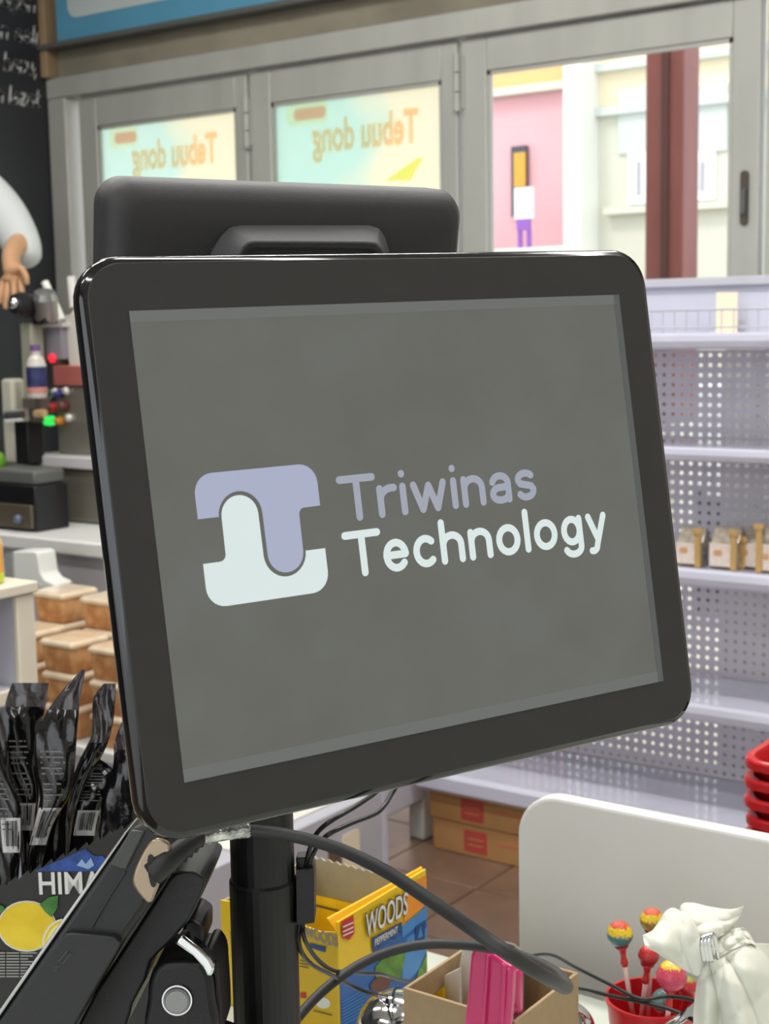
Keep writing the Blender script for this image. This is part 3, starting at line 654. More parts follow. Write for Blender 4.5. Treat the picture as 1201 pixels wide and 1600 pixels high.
# grey display panel and jar, bottle
Y = 2.90
gp = MB(); pbox(gp, 70, 508, 96, 562, Y, .05); o = gp.build('control_box', mat('lilac_grey_box', (140,136,144), .5), bevel=.004)
zz = ATY(110, 572, 2.86)[2]
pbox(MB(), 66, 504, 98, 511, Y-.004, .06).build('cap', mat('pale_cap', (200,198,196), .5), o)
pbox(MB(), 74, 562, 92, 573, Y+.002, .04).build('foot', M['steel_d'], o)
p = ATY(67, 560, Y-.03); MB().lathe([(.014,0),(.013,.006),(.006,.010),(.0005,.011)], (p[0]+.01, Y-.001, p[2]), (0,-1,0), 14).build('red_light', emit_mat('red_led', (255,40,60), 1.2), o, smooth=True)
tag(o, 'small grey control box with a red light on the sealing machine', 'control box')
Y = 2.76
jb = empty('label_bottle', (ATY(58, 620, Y)[0], Y, ATY(58, 622, Y)[2]))
c = ATY(59, 622, Y); zt = ATY(59, 540, Y)[2]; H_ = zt-c[2]
MB().lathe([(.001,0),(.026,.001),(.028,.01),(.028,H_*.62),(.022,H_*.75),(.013,H_*.82),(.013,H_),(.001,H_+.001)], (c[0], Y, c[2]), n=18).build('bottle', mat('pale_bottle', (196,190,184), .3), jb, smooth=False)
MB().lathe([(.0285,H_*.14),(.0286,H_*.15),(.0286,H_*.58),(.0285,H_*.6)], (c[0], Y, c[2]), n=18).build('label', mat('navy_label', (40,46,92), .5, var=.3, vscale=60), jb, smooth=False)
MB().lathe([(.0288,H_*.10),(.029,H_*.11),(.029,H_*.20),(.0288,H_*.21)], (c[0], Y, c[2]), n=18).build('label_band', mat('pink_band', (196,130,120), .5), jb)
MB().lathe([(.001,H_*.9),(.0145,H_*.9),(.0145,H_+.002),(.001,H_+.003)], (c[0], Y, c[2]), n=16).build('cap', mat('mauve_cap', (110,80,130), .4), jb)
tag(jb, 'pale bottle with a navy label on the drinks machine', 'bottle')
# shaker machine: white column, black body, chrome cylinder
Y = 2.78
sk = empty('shaker_machine', (ATY(30, 740, Y)[0], Y+.08, zt if False else ATY(25, 735, 2.66)[2]))
zb = ATY(25, 735, 2.66)[2]+.001
for nm, q, m_, dd, bv in (('base', (-10, 724, 40, 742), M['alu_d'], .08, .004), ('body', (23, 658, 44, 726), M['black'], .06, .004), ('column', (3, 592, 22, 724), mat('white_column', (190,188,172), .4), .05, .01),
                          ('head', (34, 622, 54, 640), mat('brown_head', (96,86,80), .4), .06, .004), ('side_post', (47, 640, 56, 660), M['steel_d'], .03, .002), ('rear_panel', (33, 505, 50, 624), mat('beige_grey_panel', (150,148,132), .5), .05, .006)):
    mb = MB(); pbox(mb, *q, Y+(.04 if nm == 'rear_panel' else 0), dd); mb.build(nm, m_, sk, bevel=bv)
a, b = ATY(22, 650, Y), ATY(50, 648, Y)
MB().tube([(a[0], Y-.02, a[2]), (b[0], Y-.02, b[2])], .0185, 16).build('chrome_cylinder', M['chrome'], sk, smooth=False)
a, b = ATY(61, 646, Y), ATY(74, 645, Y); MB().tube([(a[0], Y-.01, a[2]), (b[0], Y-.01, b[2])], .012, 12).build('knob', mat('tan_knob', (196,160,120), .4), sk)
tag(sk, 'drink shaker machine with white column and chrome cylinder at left', 'machine')
Y = 2.80
bj = empty('blender_jug', (ATY(50, 505, Y)[0], Y, ATY(50, 505, Y)[2]))
p = ATY(36, 480, Y); MB().lathe([(.001,0),(.032,.0),(.036,.015),(.036,.05),(.028,.07),(.001,.075)], (p[0], Y+.03, p[2]), (.2,-1,.15), 20).build('lid', M['black'], bj, smooth=False)
MB().lathe([(.001,.07),(.014,.071),(.016,.085),(.001,.09)], (p[0], Y+.03, p[2]), (.2,-1,.15), 14).build('lid_knob', M['chrome'], bj, smooth=True)
p = ATY(52, 478, Y); MB().lathe([(.001,-.05),(.030,-.048),(.035,-.025),(.035,.025),(.028,.043),(.001,.046)], (p[0], Y+.045, p[2]), (.3,-.3,1), 22).build('jug', mat('metal_jug', (150,150,146), .3, metal=.7), bj, smooth=False)
a = ATY(50, 500, Y); MB().box(a[0]-.025, a[0]+.025, Y+.025, Y+.07, ATY(50, 507, 2.85)[2], a[2]+.006).build('base', M['black'], bj)
tag(bj, 'silver blender jug with black lid under the worker hand', 'jug')
gb = ATY(0, 716, 2.72)
gm = MB(); gm.lathe([(.001,0),(.02,.002),(.026,.02),(.018,.045),(.001,.055)], (gb[0], 2.71, ATY(0, 734, 2.71)[2]), n=14)
g = gm.build('lime', mat('green_lime', (96,150,40), .4, var=.15, vscale=60), smooth=True)
MB().lathe([(.001,0),(.004,.001),(.003,.004),(.001,.005)], (gb[0], 2.71, ATY(0, 734, 2.71)[2]+.054), n=8).build('stem', M['steel_d'], g)
tag(g, 'green lime lying on the drawer box at the left edge', 'fruit')

# ------------------------------------------------------------------ worker at the drinks counter (mostly left of the picture)
TP = 4.80
def PW(x, y, dt=0): return AT(x, y, TP+dt)
M['skin'] = mat('skin', (196,150,112), .5, var=.04, vscale=14); M['shirt'] = mat('white_shirt', (206,211,211), .8, var=.02, vscale=10, bump=.3, bscale=25); M['apron'] = mat('black_apron', (26,26,27), .8); M['hair'] = mat('black_hair', (18,16,15), .6); M['trouser'] = mat('dark_trousers', (36,37,42), .8)
def skin_mesh(name, verts, edges, radii, m_, parent=None, subd=2, root=0):
    V = np.array(verts); c = V.min(0) if parent is None else V.mean(0)
    if parent is None: c = np.array([V[:,0].mean(), V[:,1].mean(), V[:,2].min()])
    me = bpy.data.meshes.new(name); me.from_pydata([tuple(float(k) for k in p-c) for p in V], edges, []); me.materials.append(m_)
    o = bpy.data.objects.new(name, me); COL.objects.link(o)
    if parent is not None: o.parent = parent; o.location = tuple(c-WL[parent.name])
    else: o.location = tuple(c)
    WL[o.name] = c
    md = o.modifiers.new('skin', 'SKIN'); md.use_smooth_shade = True
    sv = me.skin_vertices[0].data
    for i, r in enumerate(radii): sv[i].radius = (r, r) if not hasattr(r, '__len__') else r
    sv[root].use_root = True
    if subd: md = o.modifiers.new('subd', 'SUBSURF'); md.levels = subd; md.render_levels = subd
    return o
sh_r = PW(-24, 306); FLZ = .35
rgt = CXA*np.array([1,1,0]); rgt /= np.linalg.norm(rgt); fwd = -np.array([CFA[0], CFA[1], 0]); fwd /= np.linalg.norm(fwd)
nb = sh_r - rgt*.19; nb[2] = sh_r[2]+.05
pel = nb.copy(); pel[2] = nb[2]-.56
chest = nb.copy(); chest[2] -= .17; waist = nb.copy(); waist[2] -= .38
neck = nb+np.array([0,0,.07]); head = neck+fwd*.02+np.array([0,0,.12]); crown = head+np.array([0,0,.07])
shl = nb-rgt*.19; shl[2] = sh_r[2]
elb = PW(36, 372, -.02); wri = PW(16, 398, -.16); palm = PW(18, 425, -.20); palm2 = PW(20, 440, -.205)
ell = shl-rgt*.08-np.array([0,0,.29]); wrl = ell+fwd*.2+rgt*.05+np.array([0,0,-.08]); hal = wrl+fwd*.08
hpR = pel+rgt*.09+np.array([0,0,-.05]); hpL = pel-rgt*.09+np.array([0,0,-.05])
knR = hpR+np.array([0,0,-.42]); knL = hpL+np.array([0,0,-.42]); anR = hpR.copy(); anR[2] = FLZ+.07; anL = hpL.copy(); anL[2] = FLZ+.07
knR[2] = (hpR[2]+anR[2])/2; knL[2] = knR[2]
toR = anR+fwd*.16; toR[2] = FLZ+.035; toL = anL+fwd*.16; toL[2] = FLZ+.035
V = [pel, waist, chest, nb, neck, head, crown, sh_r, elb, wri, palm, palm2, shl, ell, wrl, hal, hpR, knR, anR, toR, hpL, knL, anL, toL]
Rd = [(.13,.10),(.13,.10),(.15,.11),(.08,.07),(.058,.058),(.105,.112),(.090,.098),.065,.045,.030,(.034,.024),(.036,.018),.065,.042,.028,.032,.085,.058,.042,.035,.085,.058,.042,.035]
Eg = [(0,1),(1,2),(2,3),(3,4),(4,5),(5,6),(3,7),(7,8),(8,9),(9,10),(10,11),(3,12),(12,13),(13,14),(14,15),(0,16),(16,17),(17,18),(18,19),(0,20),(20,21),(21,22),(22,23)]
# five fingers on the visible hand
for (x0, y0, x1, y1, x2, y2, dt) in ((31, 436, 34, 455, 33, 468, -.205), (22, 441, 22, 463, 20, 478, -.21), (12, 441, 10, 464, 8, 484, -.21), (4, 438, 1, 460, 0, 476, -.205), (33, 418, 41, 432, 42, 446, -.225)):
    n = len(V); V += [PW(x0, y0, dt), PW(x1, y1, dt-.01), PW(x2, y2, dt-.005)]; Rd += [.0115, .0105, .0085]; Eg += [(11 if x0 != 33 else 10, n), (n, n+1), (n+1, n+2)]
person = skin_mesh('person', V, Eg, Rd, M['skin'])
tag(person, 'person in a white short sleeved shirt reaching down at the left edge', 'person')
m1 = sh_r*.5+elb*.5
shirt = skin_mesh('shirt', [pel+[0,0,.02], waist, chest, nb-[0,0,.035], sh_r-[0,0,.008], m1+[0,0,.012], PW(40, 388, -.03), PW(40, 416, -.06), shl, (shl+ell)/2, ell+[0,0,.06]], [(0,1),(1,2),(2,3),(3,4),(4,5),(5,6),(6,7),(3,8),(8,9),(9,10)],
                  [(.15,.12),(.15,.12),(.175,.14),(.135,.11),.104,.088,.066,.054,.082,.07,.06], M['shirt'], person, 2)
skin_mesh('trousers', [pel+[0,0,.03], hpR, knR, anR+[0,0,.04], hpL, knL, anL+[0,0,.04]], [(0,1),(1,2),(2,3),(0,4),(4,5),(5,6)], [(.145,.115),.1,.072,.06,.1,.072,.06], M['trouser'], person, 2)
ap = MB(); ap.grid(lambda u, v: pel+fwd*(.155-.03*(2*u-1)**2)+rgt*(u-.5)*.34+np.array([0,0,.30-.75*v]), 8, 10); ap.build('apron', M['apron'], person, smooth=True, solid=.006)
hc_ = head+np.array([0,0,.035])
def hair_fn(u, v):
    az = 2*math.pi*u; lim = 1.12 if math.cos(az) > .25 else (1.95 if math.cos(az) < -.2 else 1.45)
    el = lim*v; d = fwd*math.cos(az)*math.sin(el)*.098+rgt*math.sin(az)*math.sin(el)*.090+np.array([0,0,1.0])*math.cos(el)*.092
    return hc_+d
MB().grid(hair_fn, 32, 10).build('hair', M['hair'], person, smooth=True, solid=.012)
face = head+fwd*.088
for s_ in (-1, 1):
    ec = face+rgt*.032*s_+np.array([0,0,.022])
    ey_ = MB().lathe([(.0005,-.009),(.007,-.006),(.010,0),(.007,.006),(.0005,.009)], ec, fwd, 12).build('eye', mat('eye_white', (236,236,232), .2), person, smooth=True)
    MB().lathe([(.0045,.007),(.0045,.0086),(.0005,.0095)], ec, fwd, 10).build('pupil', M['hair'], ey_)
    MB().tube([ec+rgt*(-.016*s_)+np.array([0,0,.016])+fwd*.002, ec+np.array([0,0,.021])+fwd*.006, ec+rgt*(.018*s_)+np.array([0,0,.015])-fwd*.004], .003, 6).build('eyebrow', M['hair'], person)
    MB().lathe([(.0005,-.008),(.020,-.006),(.028,0),(.020,.006),(.0005,.008)], head+rgt*.088*s_+np.array([0,0,.005]), rgt, 12).build('ear', M['skin'], person, smooth=True)
MB().loft([[face+fwd*d+rgt*x*w+np.array([0,0,z]) for x in (-1,0,1)] for d, w, z in ((.0,.006,.015),(.020,.011,-.022),(.0,.012,-.032))], True, True, False).build('nose', M['skin'], person, smooth=True)
MB().tube([face+rgt*-.024+np.array([0,0,-.052])-fwd*.002, face+np.array([0,0,-.054])+fwd*.006, face+rgt*.024+np.array([0,0,-.052])-fwd*.002], .0045, 8).build('mouth', mat('lips', (168,104,92), .4), person, smooth=True)
stp = MB().box(XL+.03, IX1-.1, 3.30, 3.9, 0, .30) if False else None
fl_c = (anR+anL)/2
st = empty('platform', (fl_c[0], fl_c[1], 0))
MB().box(fl_c[0]-.35, fl_c[0]+.35, 3.135, fl_c[1]+.35, .32, FLZ).build('top_board', M['tan'], st)
for sx in (-.3, .26): MB().box(fl_c[0]+sx, fl_c[0]+sx+.04, 3.14, fl_c[1]+.3, 0, .32).build('runner', M['tan'], st)
tag(st, 'wooden step platform behind the drinks counter under the worker', 'platform')

# ================================================================== white cubby shelf at the left edge
vp = np.array([.30, 1.0]); d_f = np.array([0, 1.0, 0])   # along the open face, away from camera
n_f = np.array([d_f[1], -d_f[0], 0])                                                                   # face normal, to the right
CB = Frame(ATZ(52, 908, .96), d_f, n_f, (0,0,1)); TZ = .96
CB.o = np.array([CB.o[0], CB.o[1], 0.0])
cb = empty('cubby_shelf', CB(-.2, -.15, 0))
def cbox(x0, x1, y0, y1, z0, z1): return MB().obox(CB((x0+x1)/2, (y0+y1)/2, (z0+z1)/2), CB.x, CB.y, CB.z, (x1-x0)/2, (y1-y0)/2, (z1-z0)/2)
cbox(-.62, .006, -.30, .006, TZ-.020, TZ).build('top_board', M['cream'], cb, bevel=.003)
cbox(-.040, -.001, -.30, -.012, 0, TZ-.021).build('side_board', M['lavgrey'], cb)  # grey paints the shade of the cubby interior onto this board
cbox(-.040, 0, -.0118, 0, 0, TZ-.021).build('edge_band', M['cream'], cb, bevel=.002)
cbox(-.62, -.595, -.30, 0, 0, TZ-.021).build('side_board', M['cream'], cb, bevel=.002)
cbox(-.595, -.040, -.30, -.295, 0, TZ-.021).build('back_board', M['lavgrey'], cb)
for zz in (TZ-.185, TZ-.36, TZ-.54, TZ-.72, .03): cbox(-.594, -.041, -.294, -.012, zz-.024, zz).build('shelf', M['lavgrey'], cb); cbox(-.594, -.041, -.0118, -.001, zz-.026, zz).build('edge_band', M['cream'], cb, bevel=.002)  # shelves carry the same painted-in interior shade, front edges stay cream
tag(cb, 'white cubby shelf with cream edges at the left of the picture', 'shelf')
jc = CB(-.16, -.06, TZ+.0005); jr = empty('juice_bottle', jc)
p = ATZ(2, 912, TZ); jc = np.array([p[0]-.02, p[1]-.01, TZ+.0005]); jr.location = tuple(jc); WL[jr.name] = jc
MB().lathe([(.001,0),(.024,.001),(.026,.01),(.026,.07),(.02,.085),(.012,.095),(.012,.11),(.001,.111)], jc, n=18).build('bottle', mat('orange_juice', (246,176,60), .2, coat=.4), jr)
MB().lathe([(.0262,.004),(.0265,.005),(.0265,.018),(.0262,.019)], jc, n=18).build('label_band', mat('lime_band', (190,214,70), .4), jr)
MB().lathe([(.001,.112),(.0135,.110),(.0135,.126),(.001,.127)], jc, n=14).build('cap', M['white'], jr)
tag(jr, 'orange juice bottle standing on top of the cubby shelf', 'bottle')
# white folded plastic tray resting behind, above the bread
tw = empty('plastic_sheet', ATY(50, 918, 2.55))
prof = [(20, 862), (24, 861), (52, 861), (58, 864), (60, 876), (63, 896), (70, 906), (84, 912), (86, 917), (50, 921), (22, 921)]
MB().prism([ATY(x, y, 2.42) for x, y in prof], (0, .06, 0)).build('folded_sheet', mat('white_plastic_sheet', (222,224,218), .35), tw, bevel=.004)
MB().prism([ATY(x, y, 2.415) for x, y in [(8, 866), (19, 862), (20, 912), (9, 912)]], (0, .05, 0)).build('ribbed_edge', mat('grey_clear_plastic', (150,152,150), .25, var=.2, vscale=120, stretch=(1,1,8)), tw)
tag(tw, 'white folded plastic sheet standing on the bread boxes by the counter', 'plastic sheet')

# ================================================================== sales counter
CZ = .78
M['ctop'] = mat('pale_green_grey_laminate', (198,204,194), .3, var=.02, vscale=6)
sc = empty('sales_counter', (-.1, .65, 0))
MB().box(-.957, 1.1, .20, 1.145, CZ-.035, CZ).build('worktop', M['ctop'], sc, bevel=.004)
MB().box(-.93, 1.07, .24, 1.12, 0, CZ-.035).build('cabinet_body', M['white'], sc)
tag(sc, 'pale laminate sales counter carrying the payment screen', 'counter')
# white divider board with rounded corner
xl = ATY(808, 1330, 1.20)[0]; zt = ATY(1000, 1272, 1.20)[2]; r_ = .046
pp = [(xl, .0), (xl, zt-r_)] + [(xl+r_-r_*math.cos(math.radians(a)), zt-r_+r_*math.sin(math.radians(a))) for a in range(10, 90, 10)] + [(xl+r_, zt), (.9, zt), (.9, .0)]
dv = MB().prism([(x, 1.20, z) for x, z in pp], (0, .018, 0)).build('divider_board', M['white'], bevel=.004, seg=3)
MB().box(.55, .60, 1.15, 1.2, .0, .12).build('foot', M['white'], dv)
tag(dv, 'white upright divider board with a rounded top corner behind the counter', 'divider')
# stack of red baskets
bx0 = ATY(1150, 1188, 1.66); BX, BY = bx0[0], 1.66
zt = bx0[2]; NB = 9; BP = .0245
def basket(x0, y0, z, parent_e):
    w, d, h = .30, .42, .12
    cx_, cy_ = x0+w/2, y0+d/2
    rings = [[(cx_+p[0], cy_+p[1], z+zz) for p in rr(w*s_, d*s_, .035, 4)] for zz, s_ in ((-h, .80), (-.015, .925), (-.012, .94), (-.012, 1.0), (0, 1.0), (.002, .985), (0, .95), (-.010, .925), (-h+.004, .79))]
    b = MB().loft(rings, True, True).build('tub', M['red'], parent_e, smooth=False, bevel=.0015, seg=1, angle=50)
    for s_ in (0, 1):
        yy = y0+.035+(d-.07)*s_
        MB().tube([(x0+.05, yy, z-.004), (x0+.07, yy, z+.008), (x0+w-.07, yy, z+.008), (x0+w-.05, yy, z-.004)], .005, 8).build('handle', M['red'], parent_e, smooth=True)
    return b
e0 = empty('shopping_basket', (BX+.15, BY+.21, zt-.12)); basket(BX, BY, zt, e0)
names = ['topmost', 'second', 'third', 'fourth', 'fifth', 'sixth', 'seventh', 'eighth', 'lowest']
tag(e0, 'topmost red plastic basket of the stack behind the divider', 'basket', 'stacked red baskets')
for k in range(1, NB):
    c_ = copy_tree(e0, (BX+.15+random.uniform(-.003, .003), BY+.21+random.uniform(-.003, .003), zt-.12-BP*k))
    c_['label'] = '%s red plastic basket of the stack behind the divider' % (names[k] if k < NB-1 else 'lowest')
bs = empty('basket_stool', (BX+.15, BY+.21, 0)); zz = zt-.12-BP*(NB-1)-.001
MB().box(BX, BX+.30, BY, BY+.42, zz-.02, zz).build('seat', M['white'], bs)
for sx in (.02, .25):
    for sy in (.02, .37): MB().box(BX+sx, BX+sx+.03, BY+sy, BY+sy+.03, 0, zz-.02).build('leg', M['white'], bs)
tag(bs, 'white stool hidden behind the divider under the red basket stack', 'stool')

# ================================================================== point of sale terminal
ctr = np.array([-.4323, .6379, 1.2989]); ex = np.array([.3956, .9182, .0205]); ey = np.array([-.1509, .0429, .9876])
ex /= np.linalg.norm(ex); ey -= ex*(ex@ey); ey /= np.linalg.norm(ey); ez = np.cross(ex, ey)
FM = Frame(ctr, ex, ey, ez)
hb = np.array([-.917, .399, 0]); exh = np.array([.3995, .9167, 0])
b_ = .135
r = ray(413, 1450); t_ = ((ctr+hb*b_)@hb)/(r@hb); POLE = EYE+r*t_; POLE[2] = CZ
pos = empty('payment_screen_stand', POLE)
tag(pos, 'black two sided payment screen on a pole showing a white logo', 'screen')
# main display
body = [(.349,.280,.0205,-.0005), (.3515,.2825,.0215,-.003), (.3515,.2825,.0215,-.010), (.347,.278,.020,-.016), (.325,.256,.018,-.026), (.28,.21,.015,-.034), (.16,.13,.012,-.038)]
MB().loft([FM.pts(rr(w, h, r_, 8), z) for w, h, r_, z in body][::-1]).build('display_housing', M['rim'], pos, smooth=True, bevel=0)
gl = MB().loft([FM.pts(rr(.3440, .2755, .0185, 8), z) for z in (-.0012, .0003)] + [FM.pts(rr(.3434, .2749, .0182, 8), .0006)]).build('front_glass', M['bezel'], pos)
SW, SH_ = .3044, .2284
M['lcd'] = mat('lit_screen_grey', (64,66,63), .32, emit=.52, ecol=(146,147,138), spec=.3)
def lcd_mat():
    m = bpy.data.materials.new('lit_screen'); m.use_nodes = True; nt = m.node_tree; b = nt.nodes['Principled BSDF']
    b.inputs['Base Color'].default_value = s2l((36,37,36))+(1,); b.inputs['Roughness'].default_value = .34; b.inputs['Specular IOR Level'].default_value = .35
    tc = nt.nodes.new('ShaderNodeTexCoord'); n = nt.nodes.new('ShaderNodeTexNoise'); n.inputs['Scale'].default_value = 22; n.inputs['Detail'].default_value = 3
    r_ = nt.nodes.new('ShaderNodeValToRGB'); nt.links.new(tc.outputs['Object'], n.inputs['Vector']); nt.links.new(n.outputs['Fac'], r_.inputs[0])
    r_.color_ramp.elements[0].position = .3; r_.color_ramp.elements[1].position = .7
    r_.color_ramp.elements[0].color = s2l((103,104,97))+(1,); r_.color_ramp.elements[1].color = s2l((109,111,106))+(1,)
    nt.links.new(r_.outputs[0], b.inputs['Emission Color']); b.inputs['Emission Strength'].default_value = .80
    return m
M['lcd'] = lcd_mat()
MB().loft([FM.pts([(-SW/2,-SH_/2),(SW/2,-SH_/2),(SW/2,SH_/2),(-SW/2,SH_/2)], z) for z in (.0003, .0008)]).build('screen', M['lcd'], gl)
M['lcd_m'] = mat('screen_margin', (60,62,62), .34, emit=.42, ecol=(104,108,108), spec=.35); M['lcd_m2'] = mat('screen_margin_pale', (40,42,42), .34, emit=.82, ecol=(110,112,109), spec=.35)
def strip(x0, x1, y0, y1, m_, nm='screen_margin', z=.0011):
    MB().loft([FM.pts([(x0,y0),(x1,y0),(x1,y1),(x0,y1)], q) for q in (.0008, z)]).build(nm, m_, gl)
strip(SW/2-.0042, SW/2, -SH_/2, SH_/2, M['lcd_m']); strip(-SW/2, SW/2-.0042, -SH_/2, -SH_/2+.0062, M['lcd_m2']); strip(-SW/2, SW/2-.0042, SH_/2-.0055, SH_/2, M['lcd_m2'])
# logo (two interlocking T shapes, point symmetric)
M['lg_w'] = emit_mat('screen_white', (213,225,223), 1.03); M['lg_l'] = emit_mat('screen_lavender', (166,172,196), 1.0); M['lg_l2'] = emit_mat('screen_grey_lavender', (158,163,176), 1.0)
mm = .001; LX, LY = -95.4, 0.0
def logo_half(sgn):
    P = []
    def a_(cx, cy, r, a0, a1, n=10): P.extend(arc(cx, cy, r, r, a0, a1, n))
    # white (lower) piece in logo coordinates centred on (0,0); stem on the left
    P += [(-34, -11), (-24.6, -11)]; a_(-24.95, -7.5, 3.5, -90, 0, 5)                  # fillet into stem
    a_(-11.3, 10.7, 10.0, 180, 0, 14)                                                 # arch top
    a_(10.9, -10.7, 12.0, 180, 360, 14)                                                # around the other stem
    P += [(22.9, -11), (34, -11)]
    a_(34-10, -33+10, 10, 0, -90, 7); a_(-34+10, -33+10, 10, -90, -180, 7)
    return [(LX+sgn*p[0], LY+sgn*p[1]) for p in P]
def logo_plate(pts, m_, nm): MB().prism([FM(p[0]*mm, p[1]*mm, .0009) for p in pts], ez*.0003).build(nm, m_, gl)
logo_plate(logo_half(1), M['lg_w'], 'logo_lower'); logo_plate(logo_half(-1), M['lg_l'], 'logo_upper')
F1 = Frame(FM(0, 0, .0011), ex*mm, ey*mm, ez)
stroke_text(MB(), 'Triwinas', F1, -50.9, .8, 24.0, total=127.4, w=.168, gap=.075).build('lettering', M['lg_l2'], gl)
stroke_text(MB(), 'Technology', F1, -51.5, -28.2, 24.0, total=175.0, w=.168, gap=.075).build('lettering', M['lg_w'], gl)
# hinge head behind the display, pole, sleeve, base
hc = FM(0, 0, -.04)
MB().obox(FM(0,0,-.055), ex, ey, ez, .07, .05, .020).build('hinge_block', M['black'], pos, bevel=.006)
def PP(z): return np.array([POLE[0], POLE[1], z])
MB().tube([FM(0,0,-.07), PP(1.30)], .022, 12).build('neck', M['black'], pos, smooth=False)
zs = EYE[2]+ray(413, 1366)[2]*t_
MB().tube([PP(zs-.02), PP(1.34)], .0198, 28, cap=True).build('pole', M['black'], pos, smooth=False, bevel=0)
MB().lathe([(.0200,CZ+.012-CZ),(.0210,.013),(.0210,zs-CZ-.0015),(.0200,zs-CZ)], PP(CZ), n=32).build('pole_sleeve', M['black'], pos, smooth=False)
MB().lathe([(.001,0),(.052,0),(.054,.003),(.052,.009),(.03,.013),(.022,.018)], PP(CZ+.0005), n=40).build('base_plate', M['black'], pos, smooth=False)
cl = MB().prism([AT(x, y, t_-.012) for x, y in ((462, 1352), (464, 1362), (490, 1357), (491, 1442), (463, 1446))], CFA*.024).build('cable_clip', M['black'], pos, bevel=.0015)
MB().prism([AT(x, y, t_-.004) for x, y in ((462, 1340), (485, 1338), (488, 1357), (463, 1362))], CFA*.016).build('cable_clip_lip', M['black'], pos, bevel=.001)
# customer display (seen from behind)
b2 = .132; tl = math.radians(9)
cN = -(hb*math.cos(tl)+np.array([0,0,1])*math.sin(tl))        # back side normal, facing us and slightly down
cU = np.array([0,0,1.0]) - cN*cN[2]; cU /= np.linalg.norm(cU); cX = np.cross(cU, cN)
FC = Frame(ctr+hb*b2+exh*(.003)+np.array([0,0,.1845]), cX, cU, cN)   # origin at middle of the top edge of the back
W2, H2 = .2400, .150
def cpts(w, h, r_, z): return [FC(p[0], p[1]-H2/2, z) for p in rr(w, h, r_, 8)]
cs = [(W2-.006, H2-.006, .013, -.030), (W2, H2, .016, -.028), (W2, H2, .016, -.012), (W2-.004, H2-.004, .016, -.006), (W2-.012, H2-.012, .014, -.002), (W2-.024, H2-.024, .012, 0), (W2-.06, H2-.05, .010, .001)]
cdp = MB().loft([cpts(*q) for q in cs]).build('customer_display', M['charcoal'], pos, smooth=True)
def cpx(x, y, z):
    rr_ = ray(x, y); t = ((FC.o+FC.z*z-EYE)@FC.z)/(rr_@FC.z); return EYE+rr_*t
oA = [(324, 410), (331, 390), (345, 368), (358, 356), (374, 352), (576, 352), (592, 357), (602, 372), (608, 392), (611, 410)]
iA = [(372, 410), (374, 398), (380, 386), (388, 379), (398, 377), (572, 378), (588, 380), (596, 388), (602, 400), (605, 410)]
sA = [(378, 410), (381, 401), (386, 393), (393, 389), (402, 388), (570, 389), (582, 391), (590, 397), (595, 404), (598, 410)]
lowz = -.10
def ringp(A, z): return [cpx(x, y, z) for x, y in A] + [cpx(x, 410, z)-cU*.05 for x in (A[-1][0], A[0][0])]
MB().loft([ringp(oA, .0), ringp(oA, .006), ringp(iA, .026), ringp(sA, .025), ringp(sA, .021)], False, True).build('mount_bracket', M['charcoal2'], cdp, bevel=.0012)
MB().tube([FC(0, -.10, .005), PP(1.30)], .02, 12).build('rear_arm', M['black'], pos)
rings = [[FC(p[0], p[1]-H2/2, -.0302) for p in rr(W2-.02, H2-.02, .012, 4)], [FC(p[0], p[1]-H2/2, -.031) for p in rr(W2-.021, H2-.021, .012, 4)]]
MB().loft(rings).build('customer_glass', M['rim'], cdp)

# ================================================================== card payment terminal on its stand
TE = .80
pt = empty('card_terminal', np.array([*AT(120, 1560, TE)[:2], CZ+.10]))
M['edc'] = mat('terminal_black', (31,32,33), .42, bump=.1, bscale=1200); M['edc2'] = mat('terminal_grey', (70,72,70), .45, bump=.15, bscale=1200); M['edc3'] = mat('terminal_grip', (42,43,44), .5, bump=.2, bscale=1500)
M['silver'] = mat('silver_trim', (190,190,186), .25, metal=.7); M['bronze'] = mat('bronze_port', (168,150,126), .25, metal=.5)
px_prism(MB(), [(-45, 1650), (125, 1404), (168, 1342), (202, 1294), (240, 1282), (262, 1306), (246, 1365), (236, 1402), (229, 1420), (187, 1480), (118, 1602), (60, 1690)], TE, .078).build('body', M['edc'], pt, bevel=.004, seg=3)
px_prism(MB(), [(170, 1352), (204, 1297), (226, 1300), (196, 1360)], TE-.0022, .004).build('top_section', M['edc2'], pt, bevel=.001)
px_prism(MB(), [(-50, 1648), (124, 1399), (195, 1300), (198, 1302), (128, 1403), (-46, 1655)], TE-.001, .078).build('silver_edge', M['silver'], pt, bevel=.0006)
MB().tube([AT(196, 1362, TE-.0015), AT(170, 1402, TE-.0015), AT(143, 1450, TE-.0015)], .0005, 6).build('seam', M['black'], pt)
gp_ = smooth_closed([(-20, 1640), (40, 1544), (95, 1468), (106, 1460), (120, 1459), (172, 1463), (184, 1470), (186, 1480), (150, 1540), (112, 1608), (80, 1660)], 3)
gp = px_prism(MB(), gp_, TE-.006, .007).build('side_cover', M['edc3'], pt, bevel=.0025, seg=3)
def px_ribbon(mb, pts, w, t):
    P = [AT(x, y, t) for x, y in pts]; mb.tube(P, w, 5)
rb = MB(); px_ribbon(rb, [(92, 1502), (106, 1486), (112, 1490), (98, 1506), (92, 1502)], .0004, TE-.0062); px_ribbon(rb, [(84, 1516), (88, 1516), (90, 1508)], .0004, TE-.0062); px_ribbon(rb, [(86, 1512), (96, 1510)], .0004, TE-.0062)
rb.build('embossed_arrow', M['edc2'], gp)
